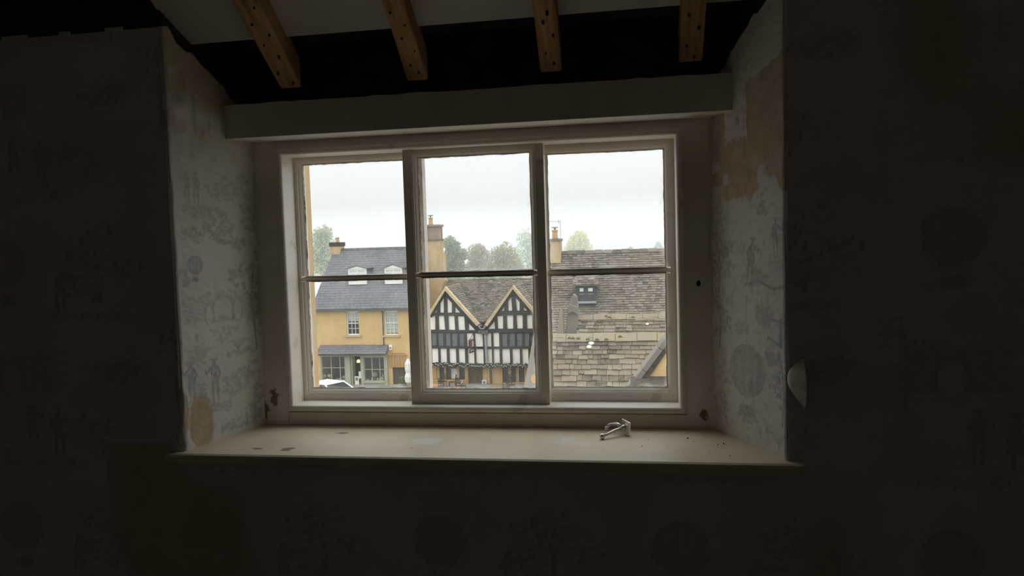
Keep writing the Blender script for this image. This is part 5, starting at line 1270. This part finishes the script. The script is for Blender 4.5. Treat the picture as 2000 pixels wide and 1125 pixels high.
MB().box((x0 - 0.12, yd - 0.16, z1), (x1 + 0.14, yd + 0.1, z1 + 0.06)).build('eaves_board', 'coping_stone', d)
zt3 = z1 + 0.85
m_ = MB().poly([(x0 - 0.15, yd - 0.18, z1 + 0.05), (x1 + 0.15, yd - 0.18, z1 + 0.05), (x1 - 0.25, yd + 0.55, zt3), (x0 + 0.35, yd + 0.55, zt3), (x0 - 0.15, yd + 2.5, z1 + 0.05), (x1 + 0.15, yd + 2.5, z1 + 0.05), (x0 + 0.35, yd + 2.6, zt3), (x1 - 0.25, yd + 2.6, zt3)], [(0, 1, 2, 3), (0, 3, 6, 4), (1, 5, 7, 2), (3, 2, 7, 6)]); m_.build('dormer_roof', 'brown_slate', d)
vdm = np.array([0, 0.73, 0.80]); Ld = float(np.linalg.norm(vdm)); slate_courses('dormer_slates', 'brown_slate', d, (x0 - 0.15, yd - 0.18, z1 + 0.06), UX, vdm / Ld, x1 - x0 + 0.3, Ld, 0.165, 0.25, 5, 0.04, 0.4, clip=lambda u, v: 0.5 * v < u + 0.05 and u < (x1 - x0 + 0.3) - 0.38 * v)


# pieces shared by the loose slates: a few irregular stone slates, unit width, lower edge at v = 0
SL = []
for q in range(6):
    r_ = random.Random(q); j = lambda s_: r_.uniform(-s_, s_)
    fr = [(0.0, j(0.03)), (0.28, j(0.05)), (0.62, j(0.05)), (1.0, j(0.04))]
    v = [(x, y, 1.0 + j(0.12)) for x, y in fr] + [(0, 1.5, 0.1), (1, 1.5, 0.1)] + [(x, y, -0.2) for x, y in fr]
    me = bpy.data.meshes.new('slate'); me.from_pydata(v, [], [(0, 1, 2, 3, 5, 4), (6, 7, 1, 0), (7, 8, 2, 1), (8, 9, 3, 2), (6, 0, 4), (3, 9, 5)]); me.update(); me.materials.append(M['brown_slate_loose']); SL.append(me)


def loose_slates(parent, o, vd_, wid, rows, seed, wmean, thick, clip=None):
    """every slate an object of its own; rows = list of course heights from the eave up"""
    r_ = random.Random(seed); o = np.array(o, float); base = ORG.get(parent, np.zeros(3)); nd = np.cross(UX, vd_); nd /= np.linalg.norm(nd)
    v0 = 0.0; cnt = 0
    rot = Matrix(((UX[0], vd_[0], nd[0]), (UX[1], vd_[1], nd[1]), (UX[2], vd_[2], nd[2]))).to_euler()
    for h in rows:
        u = -r_.uniform(0, wmean)
        while u < wid:
            w_ = wmean * r_.choice((0.6, 0.8, 1.0, 1.0, 1.2, 1.5, 1.8)) * r_.uniform(0.9, 1.1) * (0.7 + 0.3 * h / rows[0])
            if u + w_ * 0.3 > 0 and (clip is None or clip(u, w_, v0)):
                s_ = bpy.data.objects.new('slate', SL[r_.randrange(6)]); p = o + UX * u + vd_ * (v0 + r_.uniform(-0.09, 0.09) * h + 0.06 * h * math.sin(u * 3 + v0 * 5)) + nd * 0.005
                s_.location = tuple(p - base); s_.rotation_euler = rot; s_.rotation_euler.rotate_axis('Z', r_.uniform(-0.03, 0.03)); s_.scale = (w_ - 0.012, h, thick * r_.uniform(0.7, 1.35)); link(s_, parent); cnt += 1
            u += w_
        v0 += h
    return cnt


def near_roof(name_label, pxl, pxr, py_ridge, py_eave, YRr, pitch, nrows, seed, wmean, thick, ridge_h, ridge_len, ridge_w, grow=1.0):
    T_ = math.tan(math.radians(pitch)); xa = at(pxl, py_ridge, YRr)[0]; xb = at(pxr, py_ridge, YRr)[0]; pxm = (pxl + pxr) / 2; zR = at(pxm, py_ridge, YRr)[2]
    # depth at which the slope meets the line of sight at py_eave
    lo, hi = YRr - 8, YRr
    for _ in range(50):
        ym = (lo + hi) / 2; zz = zR - (YRr - ym) * T_
        if zz < at(pxm, py_eave, ym)[2]: lo = ym
        else: hi = ym
    yE = ym; zE = zR - (YRr - yE) * T_
    h_ = empty('stone_roof_house', ((xa + xb) / 2, YRr, GROUND), label=name_label, cat='house')
    vdir = np.array([0, YRr - yE, zR - zE]); L_ = float(np.linalg.norm(vdir)); vdir /= L_
    rf_ = slab(MB(), (xa, yE, zE), UX, vdir, xb - xa, L_).build('roof', 'brown_slate', h_)
    wts = [1.0 + (grow - 1) * (1 - i / max(1, nrows - 1)) for i in range(nrows)]; rows_ = [L_ * w_ / sum(wts) for w_ in wts]
    cnt = loose_slates(rf_, (xa, yE, zE), vdir, xb - xa, rows_, seed, wmean, thick)
    vbk = np.array([0, -(YRr - yE), zR - zE]); vbk /= np.linalg.norm(vbk); slab(MB(), (xa, 2 * YRr - yE, zE), UX, vbk, xb - xa, L_).build('back_slope', 'brown_slate', rf_)
    x = xa; r_ = random.Random(seed)
    while x < xb:
        ln_ = ridge_len * r_.uniform(0.8, 1.2); dz = r_.uniform(-0.012, 0.012)
        MB().prism([(x, YRr - ridge_w, zR - ridge_h * 0.75 + dz), (x, YRr - ridge_w * 0.85, zR - ridge_h * 0.55 + dz), (x, YRr - 0.04, zR + ridge_h * 0.3 + dz), (x, YRr + 0.04, zR + ridge_h * 0.3 + dz), (x, YRr + ridge_w, zR - ridge_h * 0.75 + dz)], (ln_ - 0.015, 0, 0)).build('ridge_stone', 'coping_stone', rf_); x += ln_
    MB().prism([(xa + 0.05, yE + 0.2, GROUND), (xa + 0.05, 2 * YRr - yE - 0.2, GROUND), (xa + 0.05, 2 * YRr - yE - 0.2, zE), (xa + 0.05, YRr, zR - 0.15), (xa + 0.05, yE + 0.2, zE)], (xb - xa - 0.1, 0, 0)).build('walls', 'grey_stone', h_)
    return h_, rf_, (xa, xb, zR, yE, zE)


h2_, rf2, g2 = near_roof('middle stone slate roof with a low ridge and standing stones at its end', 1128, 1330, 616, 668, 27.0, 48, 8, 61, 0.26, 0.055, 0.17, 0.62, 0.2)
h1_, rf1, g1 = near_roof('nearest large stone slate roof with mossy ridge stones', 1056, 1300, 655, 785, 20.5, 50, 13, 62, 0.27, 0.055, 0.20, 0.68, 0.22, 1.9)
# standing stones: the weathered gable parapet left of the middle roof
m_ = MB(); ppoly(m_, [(1104, 656), (1109, 600), (1113, 592), (1119, 574), (1126, 580), (1129, 600), (1128, 656)], 26.6, 0.5); m_.build('gable_parapet', 'grey_stone', h2_, bevel=0.03)
m_ = MB(); ppoly(m_, [(1108.5, 614), (1119, 609), (1129.5, 616), (1129.5, 600), (1112, 594)], 26.5, 0.1); m_.build('parapet_cap', 'grey_stone', h2_, bevel=0.02)
m_ = MB(); ppoly(m_, [(1088, 656), (1093, 610), (1096.5, 599), (1099, 612), (1101, 656)], 26.4, 0.35); m_.build('parapet_finial', 'coping_stone', h2_, bevel=0.02)
# broad raking parapet at the left end of the nearest roof
yk = g1[3]
a0 = at(1048, 622, 20.7); a1 = at(1017, 790, yk - 0.4); wpar = at(1060, 650, 20.5)[0] - at(1042, 650, 20.5)[0]
m_ = MB()
m_.hexa([a1, a1 + UX * 0.62, a0 + UX * 0.30, a0], [np.array([a1[0], a1[1] + 0.3, GROUND]), np.array([a1[0] + 0.62, a1[1] + 0.3, GROUND]), np.array([a0[0] + 0.30, a0[1] + 0.5, GROUND]), np.array([a0[0], a0[1] + 0.5, GROUND])]); m_.build('raking_parapet', 'grey_stone', h1_)
t_ = 0.72; pc_ = a0 * (1 - t_) + a1 * t_ + UX * 0.27; e1 = UX; e2 = (a0 - a1) / np.linalg.norm(a0 - a1); en = np.cross(e1, e2)
pm('lichen', 'B89A6A', 'A08A62', 30, 0.95, bump=0.6)
MB().prism([pc_ + e1 * 0.11 * math.cos(q) * (1 + 0.2 * math.sin(3 * q)) + e2 * 0.16 * math.sin(q) for q in np.linspace(0, 2 * math.pi, 13)[:-1]], en * 0.012).build('lichen_patch', 'lichen', h1_)
# white lichen-pale slates
for rf_, lst, Y0, zR_, T_ in ((rf1, ((1155, 672, 11), (1151, 679, 10)), 20.5, g1[2], math.tan(math.radians(50))), (rf2, ((1264, 634.5, 6),), 27.0, g2[2], math.tan(math.radians(48)))):
    for px_, py_, wp_ in lst:
        lo, hi = Y0 - 4, Y0
        for _ in range(40):
            ym = (lo + hi) / 2
            if zR_ - (Y0 - ym) * T_ < at(px_, py_, ym)[2]: lo = ym
            else: hi = ym
        p = at(px_, py_, ym); sc = (Y0 + 1.86) / FPX; ww = wp_ * sc; ph = math.atan(T_); vv = np.array([0, math.cos(ph), math.sin(ph)]); nn = np.array([0, -math.sin(ph), math.cos(ph)])
        pts = [p + UX * ww / 2 * math.cos(t) + vv * ww * 0.35 * math.sin(t) + nn * 0.045 for t in np.linspace(0, 2 * math.pi, 9)[:-1]]
        MB().prism(pts, nn * 0.02).build('pale_slate', 'white_paint', rf_)
# moss cushions under the ridge of the nearest roof
pm('moss', '6A6238', '4E4A2C', 30, 0.95, bump=0.8)
m_ = MB()
for px_, py_ in ((1112, 660), (1119, 660.5), (1129, 661), (1148, 662), (1166, 663), (1184, 662.5), (1211, 657), (1190, 619), (1184, 617), (1236, 619)):
    Y0 = 20.2 if py_ > 640 else 26.7; p = at(px_, py_, Y0); m_.lathe(p - np.array([0, 0, 0.03]), [(0.07, 0), (0.055, 0.04), (0.02, 0.06)], 7, 1.0, 0.8)
m_.build('moss_cushions', 'moss', rf1, kind='stuff')

# gable of the adjoining house, lower right
Yg = 15.0
gh = empty('gabled_house', (at(1300, 760, Yg)[0], Yg, GROUND), label='honey stone gable with a grey raking coping beside the nearest roof', cat='house')
ppoly(MB(), [(1236, 762), (1318, 648), (1420, 790), (1420, 1500), (1236, 1500)], Yg, 0.4).build('gable_wall', 'ochre_stone', gh)
def coping(p_lo, p_hi, wp_, n_):
    for i in range(n_):
        t0, t1 = i / n_, (i + 1) / n_ - 0.006
        q0 = (p_lo[0] + (p_hi[0] - p_lo[0]) * t0, p_lo[1] + (p_hi[1] - p_lo[1]) * t0); q1 = (p_lo[0] + (p_hi[0] - p_lo[0]) * t1, p_lo[1] + (p_hi[1] - p_lo[1]) * t1)
        ppoly(MB(), [q0, q1, (q1[0] + wp_, q1[1] + wp_ * 0.62), (q0[0] + wp_, q0[1] + wp_ * 0.62)], Yg - 0.14, 0.7).build('coping_stone', 'grey_stone', gh, bevel=0.012)
coping((1221, 764), (1318, 636), 9, 3)
ppoly(MB(), [(1236, 761), (1319, 649), (1319, 663), (1250, 763)], Yg - 0.07, 0.3).build('coping_undercourse', 'rubble_stone', gh)
m_ = MB(); a = at(1232, 775, Yg - 0.9); b = at(1420, 736, Yg); m_.prism([(a[0], Yg - 1.0, at(1270, 768, Yg - 1.0)[2]), (a[0], Yg, at(1270, 735, Yg)[2]), (a[0], Yg, at(1270, 735, Yg)[2] - 0.1), (a[0], Yg - 1.0, at(1270, 768, Yg - 1.0)[2] - 0.1)], (b[0] - a[0], 0, 0)); m_.build('lean_to_roof', 'rubble_stone', gh)
MB().box((a[0] + 0.1, Yg - 0.9, GROUND), (b[0], Yg, at(1270, 768, Yg - 1.0)[2] - 0.1)).build('lean_to_wall', 'grey_stone', gh)

# ---------------------------------------------------------------- trees and the far hill
def tree(px0, px1, py_top, py_base, Y, mat, label, seed, dens=1.0, blobs=9):
    a = at(px0, py_base, Y); b = at(px1, py_top, Y); x0, x1, z1 = a[0], b[0], b[2]; zb_ = GROUND; xm = (x0 + x1) / 2; w_ = (x1 - x0) / 2; zlow = a[2]; h = z1 - zlow
    t = empty('tree', (xm, Y, zb_), label=label, cat='tree', group='trees behind the houses'); r_ = random.Random(seed)
    tk = MB().tube([(xm, Y, zb_), (xm + 0.1, Y, zlow), (xm - 0.1, Y, z1 - h * 0.25)], [0.3, 0.22, 0.06], 8); tk.build('trunk', 'bark', t)
    cr = MB(); br_ = MB(); cs = []
    for i in range(blobs):
        q = i / max(1, blobs - 1); ang = i * 2.4; rad = w_ * (0.62 if q < 0.7 else 0.3) * r_.uniform(0.6, 1.0)
        c_ = np.array([xm + rad * math.cos(ang), Y + rad * 0.8 * math.sin(ang), zlow + h * (0.12 + 0.72 * q)]); rr = w_ * r_.uniform(0.38, 0.52); cs.append(c_)
        leaf_cloud(cr, c_, (rr, rr, min(rr, h * 0.28)), int(260 * dens), 0.17, seed * 50 + i, shell=0.15)
        br_.tube([(xm, Y, zlow + h * 0.05), tuple(c_)], [0.07, 0.02], 5)
    cr.build('crown', mat, t, kind='stuff'); br_.build('branches', 'bark', t)


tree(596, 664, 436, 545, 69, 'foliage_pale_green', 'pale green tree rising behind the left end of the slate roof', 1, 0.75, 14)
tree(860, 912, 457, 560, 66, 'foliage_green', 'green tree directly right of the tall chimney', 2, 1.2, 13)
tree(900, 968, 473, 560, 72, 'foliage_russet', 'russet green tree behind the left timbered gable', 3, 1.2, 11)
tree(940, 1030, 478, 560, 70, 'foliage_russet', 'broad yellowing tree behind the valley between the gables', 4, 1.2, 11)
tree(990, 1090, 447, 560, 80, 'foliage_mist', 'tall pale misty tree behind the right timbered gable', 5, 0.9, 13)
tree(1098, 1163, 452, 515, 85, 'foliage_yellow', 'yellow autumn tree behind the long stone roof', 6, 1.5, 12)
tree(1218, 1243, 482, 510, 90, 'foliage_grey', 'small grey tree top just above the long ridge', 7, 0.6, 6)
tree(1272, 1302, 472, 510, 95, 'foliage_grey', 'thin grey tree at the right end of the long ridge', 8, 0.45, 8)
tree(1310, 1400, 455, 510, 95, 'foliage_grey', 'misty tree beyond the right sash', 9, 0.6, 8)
# far hill in the mist
m_ = MB(); n = 60; pts = []
for i in range(n + 1):
    px_ = 560 + 900 * i / n; hp = 489 - 14 * math.exp(-((px_ - 1215) / 90) ** 2) - 6 * math.exp(-((px_ - 1320) / 60) ** 2) - 3 * math.sin(px_ * 0.01)
    p = at(px_, hp, 900); pts.append(p)
for i in range(n):
    p, q = pts[i], pts[i + 1]
    m_.poly([(p[0], 700, GROUND - 1), (q[0], 700, GROUND - 1), (q[0], 900, q[2]), (p[0], 900, p[2])], [(0, 1, 2, 3)])
    m_.poly([(p[0], 1100, GROUND - 1), (q[0], 1100, GROUND - 1), (q[0], 900, q[2]), (p[0], 900, p[2])], [(3, 2, 1, 0)])
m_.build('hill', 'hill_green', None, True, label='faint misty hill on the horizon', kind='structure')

# autumn mist lying behind the houses
k = NT('mist'); vsn = k.n('ShaderNodeVolumeScatter'); vsn.inputs['Color'].default_value = (0.87, 0.91, 0.91, 1); vsn.inputs['Density'].default_value = 0.019; vsn.inputs['Anisotropy'].default_value = 0.2
k.l(vsn.outputs[0], k.out.inputs['Volume']); M['mist'] = k.m
MB().box((-120, 54.5, GROUND - 0.05), (120, 120, 4.0)).build('mist', 'mist', None, label='thin white mist behind the houses', kind='stuff', cat='mist')
